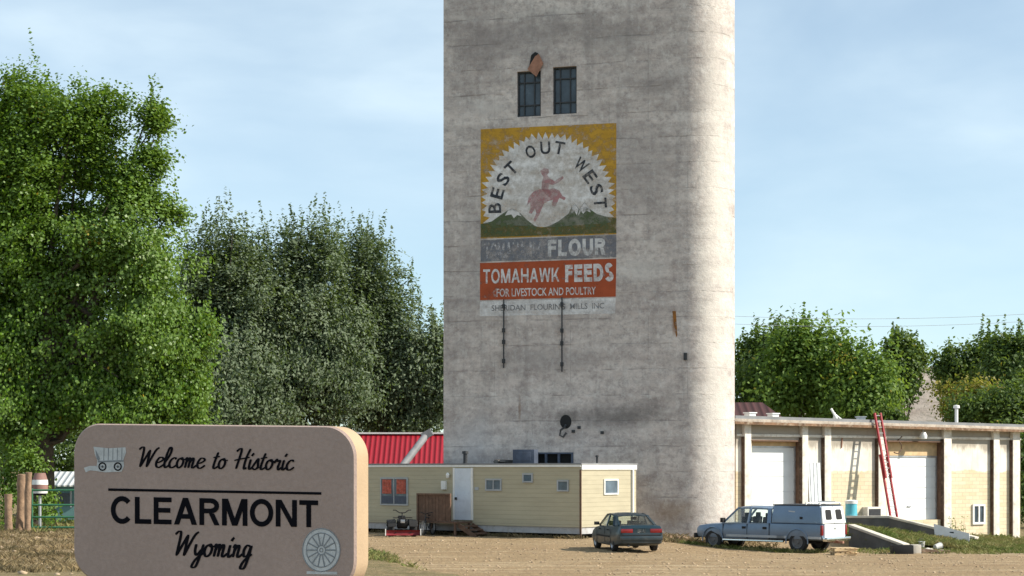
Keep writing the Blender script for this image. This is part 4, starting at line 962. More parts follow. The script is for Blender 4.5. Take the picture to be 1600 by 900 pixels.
for sg in (-1, 1):
    panel(car, 'side_window', M['glass'], [(.98, sg*.765, .945), (-.25, sg*.785, .955), (-.25, sg*.64, 1.36), (.29, sg*.62, 1.34)], .005)
    panel(car, 'side_window', M['glass'], [(-.31, sg*.785, .955), (-1.22, sg*.76, .975), (-.86, sg*.625, 1.32), (-.31, sg*.64, 1.36)], .005)
    m_ = MB(); m_.box((.80, sg*.93, 1.0), (.09, .2, .13), sg*.15); m_.bar((.82, sg*.72, .96), (.8, sg*.9, .98), .04); m_.build('mirror', M['black'], car, local=True, bevel=.02)
    m_ = MB(); m_.box((-2.325, sg*.56, .80), (.09, .46, .15)); m_.build('tail_lamp', M['red_lamp'], car, local=True, bevel=.02)
    m_ = MB()
    for x in (.55, -.72): m_.box((x, sg*.888, .80), (.2, .03, .035))
    m_.build('door_handle', M['black'], car, local=True)
    m_ = MB(); m_.box((.0, sg*.893, .55), (2.0, .02, .06)); m_.build('side_moulding', M['black'], car, local=True)
    m_ = MB()
    for x in (.98, -.27, -1.12): m_.box((x, sg*.884, .60), (.014, .012, .55))
    m_.build('door_gap', M['black'], car, local=True)
m_ = MB(); m_.box((-2.345, 0, .53), (.14, 1.62, .17)); m_.build('bumper', M['teal'], car, local=True, bevel=.04)
m_ = MB(); m_.box((-2.375, 0, .645), (.03, 1.5, .03)); m_.build('bumper_strip', M['black'], car, local=True)
m_ = MB(); m_.box((-2.345, 0, .79), (.03, .31, .155)); m_.build('number_plate', M['white'], car, local=True)
m_ = MB(); m_.box((-2.335, 0, .80), (.05, .62, .19)); m_.build('plate_recess', M['teal'], car, local=True)
m_ = MB()
for sg in (-1, 1): m_.box((-.75, sg*.36, .80), (.16, .5, .4), 0, 0, -.15); m_.box((.2, sg*.36, .86), (.14, .46, .5), 0, 0, -.15); m_.box((.12, sg*.36, 1.2), (.1, .22, .14))
m_.box((-1.1, 0, .90), (.9, 1.2, .04)); m_.build('seats', M['black'], car, local=True, bevel=.04)
m_ = MB(); m_.tube([(1.2, -.8, .9), (1.2, -.8, 1.55)], .006, 5); m_.build('aerial', M['steel_dark'], car, local=True)
m_ = MB(); m_.tube([(-2.1, .5, .26), (-2.42, .5, .25)], .035, 8); m_.build('exhaust', M['steel_dark'], car, local=True)

# ---- slate blue crew cab pickup with a service cap
pr = at(1285, 800, 69.8); hd = R(180 - 42)
c_, s_ = math.cos(hd), math.sin(hd)
base_ = Vector((pr.x - (.97*-s_), pr.y - (.97*c_), 0)); midx, midy = base_.x + 3.2*c_, base_.y + 3.2*s_
truck = thing('pickup_truck', 'slate blue crew cab pickup with a boxy cap and white rear doors', 'pickup truck', (base_.x, base_.y, tz(midx, midy)), hd)
W_ = .97
lower = loft([(.04, W_-.03, .55, 1.17, 0, .02), (.12, W_, .5, 1.19, 0, .03), (2.5, W_, .5, 1.19, 0, .03), (2.56, W_-.01, .48, 1.18, 0, .03), (3.6, W_, .46, 1.15, 0, .04), (4.75, W_, .46, 1.13, .01, .05), (5.0, W_, .47, 1.13, .03, .06), (5.8, W_-.02, .5, 1.08, .035, .08), (6.25, W_-.05, .5, 1.02, .03, .08), (6.36, W_-.1, .52, .92, 0, .03)]).build('body', M['slate'], truck, local=True, smooth=True)
TWX = (1.22, 5.46)
boolean_cut(lower, [wheel_cut(x, sg*(W_-.08), .43, .44) for x in TWX for sg in (-1, 1)])
for x in TWX:
    for sg in (-1, 1):
        wheel(truck, x, sg*(W_-.15), .425, .27, M['wheel_steel'], 8)
        m_ = MB(); pts = [(x + .53*math.cos(a_), sg*(W_+.012), .43 + .53*math.sin(a_)) for a_ in np.linspace(-.15, math.pi+.15, 16)]
        m_.tube(pts, .028, 6); m_.build('wheel_flare', M['slate'], truck, local=True, smooth=True)
# cab
mb = MB(); vs = []
rf = [(2.68, .70, 1.80), (3.1, .74, 1.865), (4.0, .745, 1.875), (4.28, .71, 1.83)]
for x, y, z in rf: vs += [(x, -y, z-.05), (x, -y*.75, z), (x, 0, z+.02), (x, y*.75, z), (x, y, z-.05)]
vs2 = [(a, b, c-.05) for a, b, c in vs]; n_ = len(vs)
mb.add(vs + vs2, fs + [tuple(n_+i for i in f[::-1]) for f in fs] + [(k, k+1, n_+k+1, n_+k) for k in range(4)] + [(15+k+1, 15+k, n_+15+k, n_+15+k+1) for k in range(4)] + [(i*5, n_+i*5, n_+(i+1)*5, (i+1)*5) for i in range(3)] + [(i*5+4, (i+1)*5+4, n_+(i+1)*5+4, n_+i*5+4) for i in range(3)])
mb.build('roof', M['slate'], truck, local=True, smooth=True)
for sg in (-1, 1):
    pl = MB()
    g = lambda t_: (t_[0], sg*t_[1], t_[2])
    pl.bar(g((4.98, .88, 1.14)), g((4.28, .71, 1.80)), .06, .07); pl.bar(g((3.68, .905, 1.14)), g((3.62, .745, 1.83)), .11, .06)
    pl.bar(g((2.63, .905, 1.15)), g((2.70, .72, 1.78)), .16, .07); pl.bar(g((4.28, .72, 1.79)), g((2.7, .715, 1.765)), .06, .06)
    pl.bar(g((5.0, .91, 1.13)), g((2.62, .915, 1.15)), .05, .05)
    pl.build('pillar', M['slate'], truck, local=True)
for sg in (-1, 1):
    panel(truck, 'side_window', M['glass'], [(4.92, sg*.885, 1.16), (3.73, sg*.9, 1.16), (3.67, sg*.745, 1.79), (4.27, sg*.715, 1.77)], .005)
    panel(truck, 'side_window', M['glass'], [(3.62, sg*.9, 1.16), (2.72, sg*.9, 1.17), (2.76, sg*.725, 1.76), (3.57, sg*.745, 1.79)], .005)
    m_ = MB(); m_.box((4.82, sg*1.13, 1.27), (.13, .26, .2), sg*.1); m_.bar((4.86, sg*.9, 1.2), (4.84, sg*1.05, 1.24), .05); m_.build('mirror', M['black'], truck, local=True, bevel=.02)
    m_ = MB()
    for x in (3.86, 2.82): m_.box((x, sg*(W_-.005), .97), (.19, .03, .1))
    m_.build('door_handle', M['black'], truck, local=True, bevel=.01)
    m_ = MB()
    for x, zt_ in ((4.93, 1.12), (3.70, 1.13), (2.59, 1.2)): m_.box((x, sg*(W_-.012), .5+(zt_-.5)/2), (.022, .03, zt_-.52))
    m_.build('door_gap', M['black'], truck, local=True)
    m_ = MB(); m_.box((3.3, sg*(W_+.0), .62), (2.9, .03, .1)); m_.box((1.95, sg*W_, .62), (.5, .03, .1)); m_.box((.4, sg*W_, .62), (.6, .03, .1)); m_.build('lower_trim', M['grey_metal'], truck, local=True)
    m_ = MB(); m_.tube([(1.85, sg*(W_+.03), .44), (4.9, sg*(W_+.03), .44)], .05, 8); m_.build('running_board', M['chrome'], truck, local=True, smooth=True)
    m_ = MB(); m_.box((.055, sg*(W_-.05), .93), (.09, .12, .42)); m_.build('tail_lamp', M['red_lamp'], truck, local=True, bevel=.015)
panel(truck, 'windscreen', M['glass'], [(4.98, .84, 1.16), (4.98, -.84, 1.16), (4.30, -.68, 1.80), (4.30, .68, 1.80)], .006)
panel(truck, 'rear_window', M['glass'], [(2.61, -.80, 1.2), (2.61, .80, 1.2), (2.68, .66, 1.74), (2.68, -.66, 1.74)], .006)
m_ = MB()
for x in (3.05, 4.1):
    for sg in (-1, 1): m_.box((x, sg*.42, 1.12), (.16, .5, .6), 0, 0, -.12); m_.box((x-.05, sg*.42, 1.5), (.1, .27, .18))
m_.build('seats', M['black'], truck, local=True, bevel=.03)
# service cap with two rear doors
cap = MB(); zc0, zc1 = 1.195, 1.93
cap.hexa([(.07, -.95, zc0), (2.5, -.95, zc0), (2.5, .95, zc0), (.07, .95, zc0), (.2, -.83, zc1), (2.46, -.83, zc1), (2.46, .83, zc1), (.2, .83, zc1)])
cp = cap.build('cap', M['slate'], truck, local=True, bevel=.05)
m_ = MB(); m_.box((1.33, 0, zc1+.02), (2.28, 1.68, .05)); m_.build('cap_roof', M['steel_dark'], cp, local=True, bevel=.02)
for sg in (-1, 1):
    m_ = MB(); m_.box((1.05, sg*.9, 1.42), (.14, .05, .1)); m_.build('cap_latch', M['black'], cp, local=True)
    m_ = MB(); m_.hexa([(1.3, sg*.888, 1.44), (1.62, sg*.888, 1.46), (1.62, sg*.889, 1.461), (1.3, sg*.889, 1.441), (1.38, sg*.862, 1.70), (1.7, sg*.858, 1.72), (1.7, sg*.868, 1.72), (1.38, sg*.872, 1.70)]); m_.build('emblem_patch', M['grey_metal'], cp, local=True)
for sg in (-1, 1):     # rear doors, sloping with the cap
    y0, y1 = sg*.02, sg*.9
    q = [(.055, y0, zc0+.01), (.055, y1, zc0+.01), (.165, sg*.81, zc1-.03), (.165, y0, zc1-.03)]
    m_ = MB(); m_.hexa([Vector(v) + Vector((-.04, 0, 0)) for v in q] + [Vector(v) + Vector((.02, 0, 0)) for v in q]); dr = m_.build('rear_door', M['truck_white'], truck, local=True, bevel=.015)
    m_ = MB(); e_ = lambda u, v: Vector((.055 + .11*v - .052, sg*(.02 + u*(.88 - .08*v)), zc0 + .01 + v*.695))
    cs = [(.24, .22), (.66, .22), (.72, .28), (.72, .76), (.66, .82), (.24, .82), (.18, .76), (.18, .28)]
    m_.prism(cs, lambda u, v: e_(u, v), lambda u, v: e_(u, v) + Vector((.012, 0, 0))); m_.build('pane', M['black'], dr, local=True)
m_ = MB(); m_.box((.03, 0, .9), (.07, 1.58, .55)); m_.build('tailgate', M['truck_white'], truck, local=True, bevel=.02)
m_ = MB(); m_.box((-.015, 0, 1.0), (.02, .17, .08)); m_.build('tailgate_handle', M['galv'], truck, local=True)
m_ = MB(); m_.box((-.1, 0, .56), (.22, 1.86, .17)); m_.build('bumper', M['chrome'], truck, local=True, bevel=.03)
m_ = MB(); m_.box((6.42, 0, .58), (.16, 1.84, .2)); m_.build('bumper', M['black'], truck, local=True, bevel=.03)
m_ = MB(); m_.box((-.2, 0, .43), (.4, .12, .09)); m_.box((.0, 0, .45), (.25, .7, .06)); m_.build('tow_hitch', M['rust_plate'], truck, local=True)
m_ = MB()
for x in (.25, .9): m_.bar((x, -.8, zc1+.12), (x, .8, zc1+.12), .05)
for x in (.25, .9):
    for sg in (-1, 1): m_.bar((x, sg*.78, zc1+.03), (x, sg*.78, zc1+.13), .05)
m_.bar((.2, -.4, zc1+.16), (1.0, -.3, zc1+.16), .04); m_.build('roof_rack', M['white'], truck, local=True)
m_ = MB(); m_.tube([(2.62, .6, 1.75), (2.62, .6, 2.12)], .008, 5); m_.build('aerial', M['steel_dark'], truck, local=True)
m_ = MB(); m_.box((3.2, 0, .5), (6.0, 1.0, .14)); m_.box((1.22, 0, .4), (.14, 1.5, .14)); m_.box((5.46, 0, .4), (.14, 1.5, .14)); m_.build('chassis', M['black'], truck, local=True)

# ---- quad bike with a red plough blade, facing the camera
p = grounded(628, 79.2)
quad = thing('quad_bike', 'dark quad bike with racks and a red plough blade by the trailer', 'quad bike', tuple(p), R(-90 + 6))
for x, r_ in ((-.6, .31), (.62, .30)):
    for sg in (-1, 1): wheel(quad, x, sg*.52, r_+.04, .28, M['black'], 5)
m_ = MB(); m_.box((0, 0, .5), (1.3, .44, .3)); m_.box((.62, 0, .62), (.5, .5, .28), 0, 0, .2); m_.box((.2, 0, .75), (.4, .34, .2)); m_.build('body', M['black'], quad, local=True, bevel=.05)
for x in (-.62, .64):
    for sg in (-1, 1):
        m_ = MB(); pts = [(x + .42*math.cos(a_), .42*math.sin(a_)+.32) for a_ in np.linspace(.35, math.pi-.35, 8)]
        for (xa, za), (xb, zb_) in zip(pts[:-1], pts[1:]): m_.hexa([(xa, sg*.3, za), (xb, sg*.3, zb_), (xb, sg*.70, zb_-.03), (xa, sg*.66, za-.03), (xa, sg*.3, za+.03), (xb, sg*.3, zb_+.03), (xb, sg*.66, zb_), (xa, sg*.66, za)])
        m_.build('mudguard', M['black'], quad, local=True)
m_ = MB(); m_.box((-.25, 0, .86), (.75, .34, .14)); m_.build('seat', M['black'], quad, local=True, bevel=.05)
m_ = MB()
for y in np.linspace(-.42, .42, 7): m_.bar((.55, y, .86), (1.02, y, .86), .025)
m_.bar((.55, -.44, .86), (.55, .44, .86), .03); m_.bar((1.02, -.44, .86), (1.02, .44, .86), .03); m_.build('rack', M['black'], quad, local=True)
m_ = MB(); m_.tube([(.42, .0, .8), (.3, 0, 1.08)], .03, 6); m_.tube([(.2, -.42, 1.2), (.25, -.3, 1.2), (.32, -.12, 1.08), (.32, .12, 1.08), (.25, .3, 1.2), (.2, .42, 1.2)], .025, 6); m_.build('handlebar', M['black'], quad, local=True)
m_ = MB(); m_.box((.93, 0, .70), (.06, .2, .15)); m_.build('headlight', M['galv'], quad, local=True, bevel=.02)
bl = MB()
for k in range(5):
    a0, a1 = .9 - k*.4, .9 - (k+1)*.4; x0_, x1_ = 1.42 - .18*math.cos(a0), 1.42 - .18*math.cos(a1); za, zb_ = .2 + .14*math.sin(a0), .2 + .14*math.sin(a1)
    bl.hexa([(x0_, -.78, za), (x1_, -.78, zb_), (x1_, .78, zb_), (x0_, .78, za), (x0_+.02, -.78, za), (x1_+.02, -.78, zb_), (x1_+.02, .78, zb_), (x0_+.02, .78, za)])
b_ = bl.build('plough_blade', M['dark_red'], quad, local=True)
m_ = MB()
for sg in (-1, 1): m_.box((1.36, sg*.8, .22), (.2, .04, .3))
m_.build('blade_end', M['white'], b_, local=True)
m_ = MB()
for sg in (-1, 1): m_.bar((.3, sg*.2, .3), (1.3, sg*.35, .2), .05)
m_.build('plough_arm', M['black'], quad, local=True)
# ---- bicycle seen nearly end on
p = grounded(669, 79.6)
bike = thing('bicycle', 'dark bicycle standing end on between the quad bike and the steps', 'bicycle', tuple(p), R(-90 - 22))
for x in (-.52, .52):
    t_ = MB(); n_ = 28; t_.tube([(x + .32*math.cos(a_), 0, .345 + .32*math.sin(a_)) for a_ in np.linspace(0, 2*math.pi, n_)], .026, 6, False)
    t_ = t_.build('wheel', M['rubber'], bike, local=True, smooth=True); m_ = MB()
    for k in range(10): a_ = math.pi*k/10; m_.bar((x - .31*math.cos(a_), 0, .345 - .31*math.sin(a_)), (x + .31*math.cos(a_), 0, .345 + .31*math.sin(a_)), .006)
    m_.build('spokes', M['galv'], t_, local=True)
m_ = MB()
for a, b in (((-.52, .0, .345), (-.08, 0, .32)), ((-.52, 0, .345), (-.22, 0, .82)), ((-.08, 0, .32), (-.24, 0, .9)), ((-.08, 0, .32), (.33, 0, .78)), ((-.22, 0, .8), (.32, 0, .84)), ((.30, 0, .98), (.36, 0, .7)), ((.36, .05, .7), (.52, .05, .345)), ((.36, -.05, .7), (.52, -.05, .345))): m_.tube([a, b], .02, 6)
m_.build('frame', M['steel_dark'], bike, local=True)
m_ = MB(); m_.tube([(.18, -.32, 1.08), (.26, -.2, 1.06), (.3, 0, 1.0), (.26, .2, 1.06), (.18, .32, 1.08)], .018, 6); m_.build('handlebar', M['black'], bike, local=True)
m_ = MB(); m_.box((-.25, 0, .94), (.26, .15, .06)); m_.build('saddle', M['black'], bike, local=True, bevel=.02)

# ------------------------------------------------------------------ welcome sign
A20 = R(20)
SO = at(556, 733, 14.5)
SG = Frame(SO.x, SO.y, -math.cos(A20), math.sin(A20), -math.sin(A20), -math.cos(A20))
sgL = SG.sp(114); sy0 = SG.O[1]
zT0, zB0 = zof(666, sy0), zof(926, sy0); zT1 = zof(661.5, sy0 + SG.D[1]*sgL); hS = zT0 - zB0
ROLL = (zT1 - zT0)/sgL                     # the whole board leans a little down to the right
zr_ = lambda s, z: z + ROLL*s
gs = SG.p(sgL/2, 0, 0); gzs = tz(gs.x, gs.y)
sign = thing('welcome_sign', 'brown rounded town welcome sign with black lettering in the foreground', 'sign', (gs.x, gs.y, gzs))
rad = .27; out = []
for cs_, cz_, a0 in ((sgL-rad, zT0-rad, 0), (rad, zT0-rad, 90), (rad, zB0+rad, 180), (sgL-rad, zB0+rad, 270)):
    for k in range(13):
        a = R(a0 + k*7.5); out.append((cs_ + rad*math.cos(a), cz_ + rad*math.sin(a)))
# board: edge band, and a front face with a soft bevel
TH_ = .25
mb = MB(); n = len(out); cs0, cz0 = sgL/2, (zT0+zB0)/2
def ins(p, d): 
    l = math.hypot(p[0]-cs0, p[1]-cz0); return (p[0] - (p[0]-cs0)/l*d, p[1] - (p[1]-cz0)/l*d)
r1 = [SG.p(s, -TH_, zr_(s, z)) for s, z in out]; r2 = [SG.p(s, -.02, zr_(s, z)) for s, z in out]; r3 = [SG.p(*((ins(p, .02))[0], 0), zr_(ins(p, .02)[0], ins(p, .02)[1])) for p in out]
mb.add(r1+r2, [(i, (i+1) % n, n+(i+1) % n, n+i) for i in range(n)] + [tuple(range(n))[::-1]])
edge = mb.build('board_edge', M['sign_edge'], sign, smooth=True, recalc=False, angle=50)
mb = MB(); mb.add(r2+r3, [(i, (i+1) % n, n+(i+1) % n, n+i) for i in range(n)] + [tuple(range(n, 2*n))])
face = mb.build('board_face', M['sign_face'], sign, smooth=True, recalc=False, angle=20)
mb = MB(); mb.fbox(SG, .3, sgL-.3, -.03, -TH_+.03, gzs-.3, zB0+.06); mb.build('base', M['concrete_dark'], sign, bevel=.02)
def sp(px, py, o=.003): return SG.px(px, py, o)
def sign_text(body, q, bold):
    v, f = text2d(body, bold, 1.02); g = quad_map(q)
    mb = MB().add([sp(*g(*p)) for p in fit(v)], f); return mb
mb = MB(); g_ = quad_map([(173, 817.5), (497, 824), (497, 782), (173, 775.5)])
for i, p_ in enumerate(block2d('CLEARMONT', .205, .1)): mb.add([sp(*g_(*k), .003 + .0001*(i % 12)) for k in p_], [tuple(range(len(p_)))])
mb.build('lettering', M['sign_ink'], sign, recalc=False)
mb = MB(); mb.add([sp(169, 763), sp(502, 769), sp(502, 773), sp(169, 767)], [(0, 1, 2, 3)]); mb.build('rule', M['sign_ink'], sign, recalc=False)
GL = {  # brush script: strokes in x-height units
 'e': (.82, [[(.1, .45), (.45, .55), (.75, .8), (.6, 1), (.3, .95), (.1, .5), (.2, .1), (.5, 0), (.9, .3)]]),
 'l': (.55, [[(.05, .3), (.5, 1.3), (.55, 1.9), (.35, 2.0), (.2, 1.4), (.13, .4), (.3, 0), (.62, .25)]]),
 'c': (.76, [[(.7, .85), (.5, 1), (.2, .8), (.08, .4), (.25, .02), (.55, .05), (.85, .3)]]),
 'o': (.86, [[(.45, 1), (.15, .8), (.08, .35), (.3, 0), (.6, .2), (.68, .65), (.5, 1), (.5, .85), (.92, .85)]]),
 'm': (1.2, [[(.0, .75), (.14, 1), (.12, 0)], [(.12, .45), (.32, .95), (.47, .9), (.46, 0)], [(.46, .45), (.68, .97), (.83, .85), (.8, .15), (.95, .03), (1.22, .3)]]),
 'n': (.86, [[(.0, .75), (.14, 1), (.12, 0)], [(.12, .45), (.34, .95), (.5, .85), (.47, .15), (.62, .03), (.9, .3)]]),
 't': (.62, [[(.4, 1.65), (.2, .4), (.3, 0), (.66, .22)], [(0, 1.1), (.66, 1.22)]]),
 'i': (.46, [[(.15, 1), (.12, .3), (.22, 0), (.52, .25)], [(.18, 1.32), (.26, 1.5), (.36, 1.62)]]),
 's': (.66, [[(.0, .2), (.42, 1.05), (.5, .6), (.55, .2), (.3, -.02), (.05, .1)], [(.5, .1), (.7, .25)]]),
 'r': (.78, [[(.0, .65), (.2, 1.05), (.25, .85), (.55, .92), (.45, .3), (.55, 0), (.82, .25)]]),
 'g': (.84, [[(.62, .9), (.3, 1), (.1, .6), (.2, .1), (.5, .2), (.66, .95), (.6, 0), (.42, -.85), (.08, -.85), (.3, -.25), (.86, .3)]]),
 'y': (.84, [[(.08, 1), (.1, .4), (.3, .1), (.62, .55)], [(.72, 1), (.6, 0), (.4, -.85), (.06, -.85), (.3, -.25), (.88, .3)]]),
 'W': (1.75, [[(-.15, 1.75), (.12, 2.0), (.33, 1.75), (.3, .0)], [(.3, 0), (.98, 1.75)], [(.98, 1.75), (.95, 0)], [(.95, 0), (1.5, 1.6), (1.85, 2.0)]]),
 'H': (1.45, [[(.0, 1.75), (.3, 2.05), (.48, 1.8), (.3, 0)], [(1.35, 2.05), (1.1, 1.0), (1.08, .05), (1.35, .15)], [(-.05, .85), (.5, 1.0), (1.45, 1.2)]]),
 ' ': (.75, [])}
def catmull(p, m=7):
    p = [p[0]] + list(p) + [p[-1]]; o = []
    for i in range(1, len(p)-2):
        for k in range(m):
            t_ = k/m; a, b, c, d = p[i-1], p[i], p[i+1], p[i+2]
            o.append(tuple(.5*((2*b[j]) + (-a[j]+c[j])*t_ + (2*a[j]-5*b[j]+4*c[j]-d[j])*t_*t_ + (-a[j]+3*b[j]-3*c[j]+d[j])*t_**3) for j in (0, 1)))
    o.append(p[-2]); return o
def script(body, q, nm):
    """q: pixel corners of the box from baseline to x-height (bl, br, tr, tl)"""
    x = 0; st = []
    for ch in body:
        adv, ss_ = GL[ch]
        st += [[(x + a, b) for a, b in s_] for s_ in ss_]; x += adv
    g = quad_map(q); mb = MB(); lay = 0
    for s_ in st:
        pts = catmull(s_); lay += 1; o = .0025 + .00012*lay; L = []; Rr = []
        for i, (a, b) in enumerate(pts):
            a0, b0 = pts[max(i-1, 0)]; a1, b1 = pts[min(i+1, len(pts)-1)]; dx, dy = a1-a0, b1-b0; l = math.hypot(dx, dy) or 1
            dx, dy = dx/l, dy/l; wd = .06 + .065*abs(dy) ; wd *= (.6 if i in (0, len(pts)-1) else 1)
            sh_ = .22
            for sg, Q in ((1, L), (-1, Rr)):
                u, v = a - dy*wd*sg, b + dx*wd*sg; Q.append(((u + sh_*v)/x, v, o + i*.00002))
        vs = [SG.px(*g(u, v), oo) for u, v, oo in L] + [SG.px(*g(u, v), oo) for u, v, oo in Rr]; k = len(L)
        mb.add(vs, [(i, i+1, k+i+1, k+i) for i in range(k-1)])
    return mb.build(nm, M['sign_ink'], sign, recalc=False)
script('Welcome to Historic', [(214, 729.5), (457, 734.5), (457, 719), (214, 714)], 'script_lettering')
script('Wyoming', [(270, 868), (392, 871.5), (392, 852.5), (270, 849)], 'script_lettering')
def sflat(polys, o, nm, mat, parent):
    mb = MB()
    for p in polys: mb.add([sp(x, y, o) for x, y in p], [tuple(range(len(p)))])
    return mb.build(nm, mat, parent, recalc=False)
def sring(cx_, cy_, r0, r1, ax=.93, n=28):
    o = []
    for k in range(n):
        a, b = 2*math.pi*k/n, 2*math.pi*(k+1)/n
        o.append([(cx_+r*ax*math.cos(t_), cy_+r*math.sin(t_)) for r, t_ in ((r0, a), (r1, a), (r1, b), (r0, b))])
    return o
def sdisc(cx_, cy_, r, ax=.93): return [[(cx_+r*ax*math.cos(a), cy_+r*math.sin(a)) for a in np.linspace(0, 2*math.pi, 28, endpoint=False)]]
wg = sflat([[(146, 698), (170, 700.5), (196, 699), (197, 707), (193, 718), (194, 728), (190, 737), (165, 738), (150, 736), (141, 735), (134, 738), (131, 731), (140, 728), (151, 728), (152, 720), (148, 709)]], .003, 'wagon_plaque', M['sign_white'], sign)
sflat([[(149, 702), (156, 716), (155, 721), (151, 717)]] + [[(x, 700), (x+1, 700), (x+.5, 719), (x-.5, 719)] for x in (162, 169, 176, 183, 190)] + [[(153, 720), (193, 719), (193, 721.5), (153, 722.5)]], .005, 'canopy_lines', M['sign_grey'], wg)
for cx_ in (160, 184): sflat(sring(cx_, 729, 4.6, 6.8) + sdisc(cx_, 729, 1.8), .0055, 'wagon_wheel', M['sign_ink'], wg)
sflat([[(cx_ + 5*math.cos(a) - .4*math.sin(a), 729 + 5*math.sin(a) + .4*math.cos(a)), (cx_ + 5*math.cos(a) + .4*math.sin(a), 729 + 5*math.sin(a) - .4*math.cos(a)), (cx_ - 5*math.cos(a) + .4*math.sin(a), 729 - 5*math.sin(a) - .4*math.cos(a)), (cx_ - 5*math.cos(a) - .4*math.sin(a), 729 - 5*math.sin(a) + .4*math.cos(a))] for cx_ in (160, 184) for a in (.2,)], .0058, 'wheel_spokes', M['sign_grey'], wg)
wp = sflat(sdisc(502, 859.5, 34.5, .87) + [[(479, 892.5), (527, 893.5), (527, 898), (479, 897)]], .003, 'wheel_plaque', M['sign_white'], sign)
sp_ = []
for k in range(14):
    a = 2*math.pi*k/14; c_, s_ = math.cos(a), math.sin(a)
    sp_.append([(502 + .87*(r*c_ - w_*s_), 859.5 + r*s_ + w_*c_) for r, w_ in ((8, -1.1), (26, -.9), (26, .9), (8, 1.1))])
for a_, b_ in ((26, 27.5), (32.8, 34.2), (6.5, 8), (2.2, 3.6)): sflat(sring(502, 859.5, a_, b_, .87), .005, 'wheel_ring', M['sign_grey'], wp)
sflat(sp_, .0056, 'wheel_spokes', M['sign_grey'], wp)

# ------------------------------------------------------------------ gate, posts, little blue shed on the left
def post(px, ytop, d, r_, lean, lab):
    p = grounded(px, d); zt_ = zof(ytop, d); mb = MB(); rr = random.Random(int(px*7)); n_ = 7
    mb.tube([p + Vector((lean*k/n_ + rr.uniform(-.012, .012), rr.uniform(-.012, .012), -.3 + (zt_-p.z+.3)*k/n_)) for k in range(n_+1)], [r_*rr.uniform(.88, 1.08) for k in range(n_+1)], 9)
    tag(mb.build('fence_post', M['wood_old'], at0=tuple(p), smooth=True, angle=60), lab, 'post', 'wooden posts beside the green gate')
post(13, 772, 53.0, .12, .0, 'short thick dark wooden post, leftmost of the cluster by the green gate')
post(31, 741, 53.4, .13, .06, 'tall weathered post with pale sunlit side, middle of the cluster by the gate')
post(43, 738, 52.6, .10, .03, 'tall slim wooden post standing right at the gate hinge')
Dg = 53.0
gate = thing('pipe_gate', 'green tubular metal farm gate behind the left end of the sign', 'gate', tuple(grounded(90, Dg)))
xa, xb = X(50, Dg), X(212, Dg); gz0 = tz(xa, Dg)
M['gate_green'] = pm('green_gate_paint', (.035, .14, .075), .5, .2, 3)
for py in (766, 789, 808, 824):
    z = zof(py, Dg); mb = MB(); mb.tube([(xa, Dg, z), (xb, Dg, z)], .032, 8); mb.build('rail', M['gate_green'], gate, smooth=True)
for x in (xa, (xa+xb)/2, xb):
    mb = MB(); mb.tube([(x, Dg, zof(828, Dg)), (x, Dg, zof(763, Dg))], .034, 8); mb.build('upright', M['gate_green'], gate, smooth=True)
# banded barrel-like container on a thin pole
p = grounded(62.5, 55); zc = zof(771, 55)
bar_ = thing('banded_barrel', 'round container with brown and white bands on a thin pole beside the gate posts', 'barrel', tuple(p))
mb = MB(); mb.tube([p + Vector((0, 0, -.2)), Vector((p.x, p.y, zc))], .045, 8); mb.build('pole', M['galv'], bar_)
M['band_brown'] = pm('brown_band', (.24, .13, .11), .7, .2, 4)
for z0_, z1_, r0_, r1_, mt in ((0, .10, .23, .25, 'white'), (.10, .28, .25, .255, 'band_brown'), (.28, .44, .255, .245, 'white'), (.44, .66, .235, .17, 'band_brown')):
    mb = MB(); mb.lathe((p.x, p.y, zc), [(0, z0_+.004), (r0_, z0_+.004), (r1_, z1_), (0, z1_)], n=24); mb.build('band', M[mt], bar_, smooth=True)
mb = MB(); mb.lathe((p.x, p.y, zc), [(0, -.06), (.17, -.06), (.215, 0), (0, 0)], n=20); mb.build('underside', M['black'], bar_)
# small blue shed
Db = 63.0; p = grounded(100, Db)
bs = thing('garden_shed', 'small blue green garden shed with white ribbed roof behind the green gate', 'shed', tuple(p))
M['shed_blue'] = pm('blue_green_boards', (.13, .26, .27), .7, .15, 2)
x0, x1 = X(74, Db), X(152, Db); zt_, zr2 = zof(758, Db), zof(739, Db)
MB().box(((x0+x1)/2, Db+1.0, (p.z+zt_)/2-.1), (x1-x0, 2.0, zt_-p.z+.2)).build('wall', M['shed_blue'], bs)
mb = MB(); mb.hexa([(x0-.1, Db-.25, zt_-.05), (x1+.1, Db-.25, zt_-.05), (x1+.1, Db+1.1, zr2), (x0-.1, Db+1.1, zr2), (x0-.1, Db-.25, zt_+.0), (x1+.1, Db-.25, zt_+.0), (x1+.1, Db+1.1, zr2+.05), (x0-.1, Db+1.1, zr2+.05)])
mb.hexa([(x0-.1, Db+2.3, zt_-.05), (x0-.1, Db+1.102, zr2), (x1+.1, Db+1.102, zr2), (x1+.1, Db+2.3, zt_-.05), (x0-.1, Db+2.3, zt_), (x0-.1, Db+1.102, zr2+.05), (x1+.1, Db+1.102, zr2+.05), (x1+.1, Db+2.3, zt_)])
mb.build('roof', M['white_rib'], bs)
a, b = at(88, 790, Db), at(110, 770, Db); mb = MB(); mb.box(((a.x+b.x)/2, Db-.015, (a.z+b.z)/2), (b.x-a.x, .03, b.z-a.z)); f = mb.build('window', M['pane_dark'], bs)
mb = MB(); 
for x in (a.x-.03, b.x+.03): mb = MB(); mb.box((x, Db-.03, (a.z+b.z)/2), (.06, .05, b.z-a.z+.12)); mb.build('frame', M['grey_metal'], f)
MB().box((X(82, Db), Db-.03, (p.z+zt_)/2), (.09, .05, zt_-p.z)).build('post', M['frame_blue'], bs)

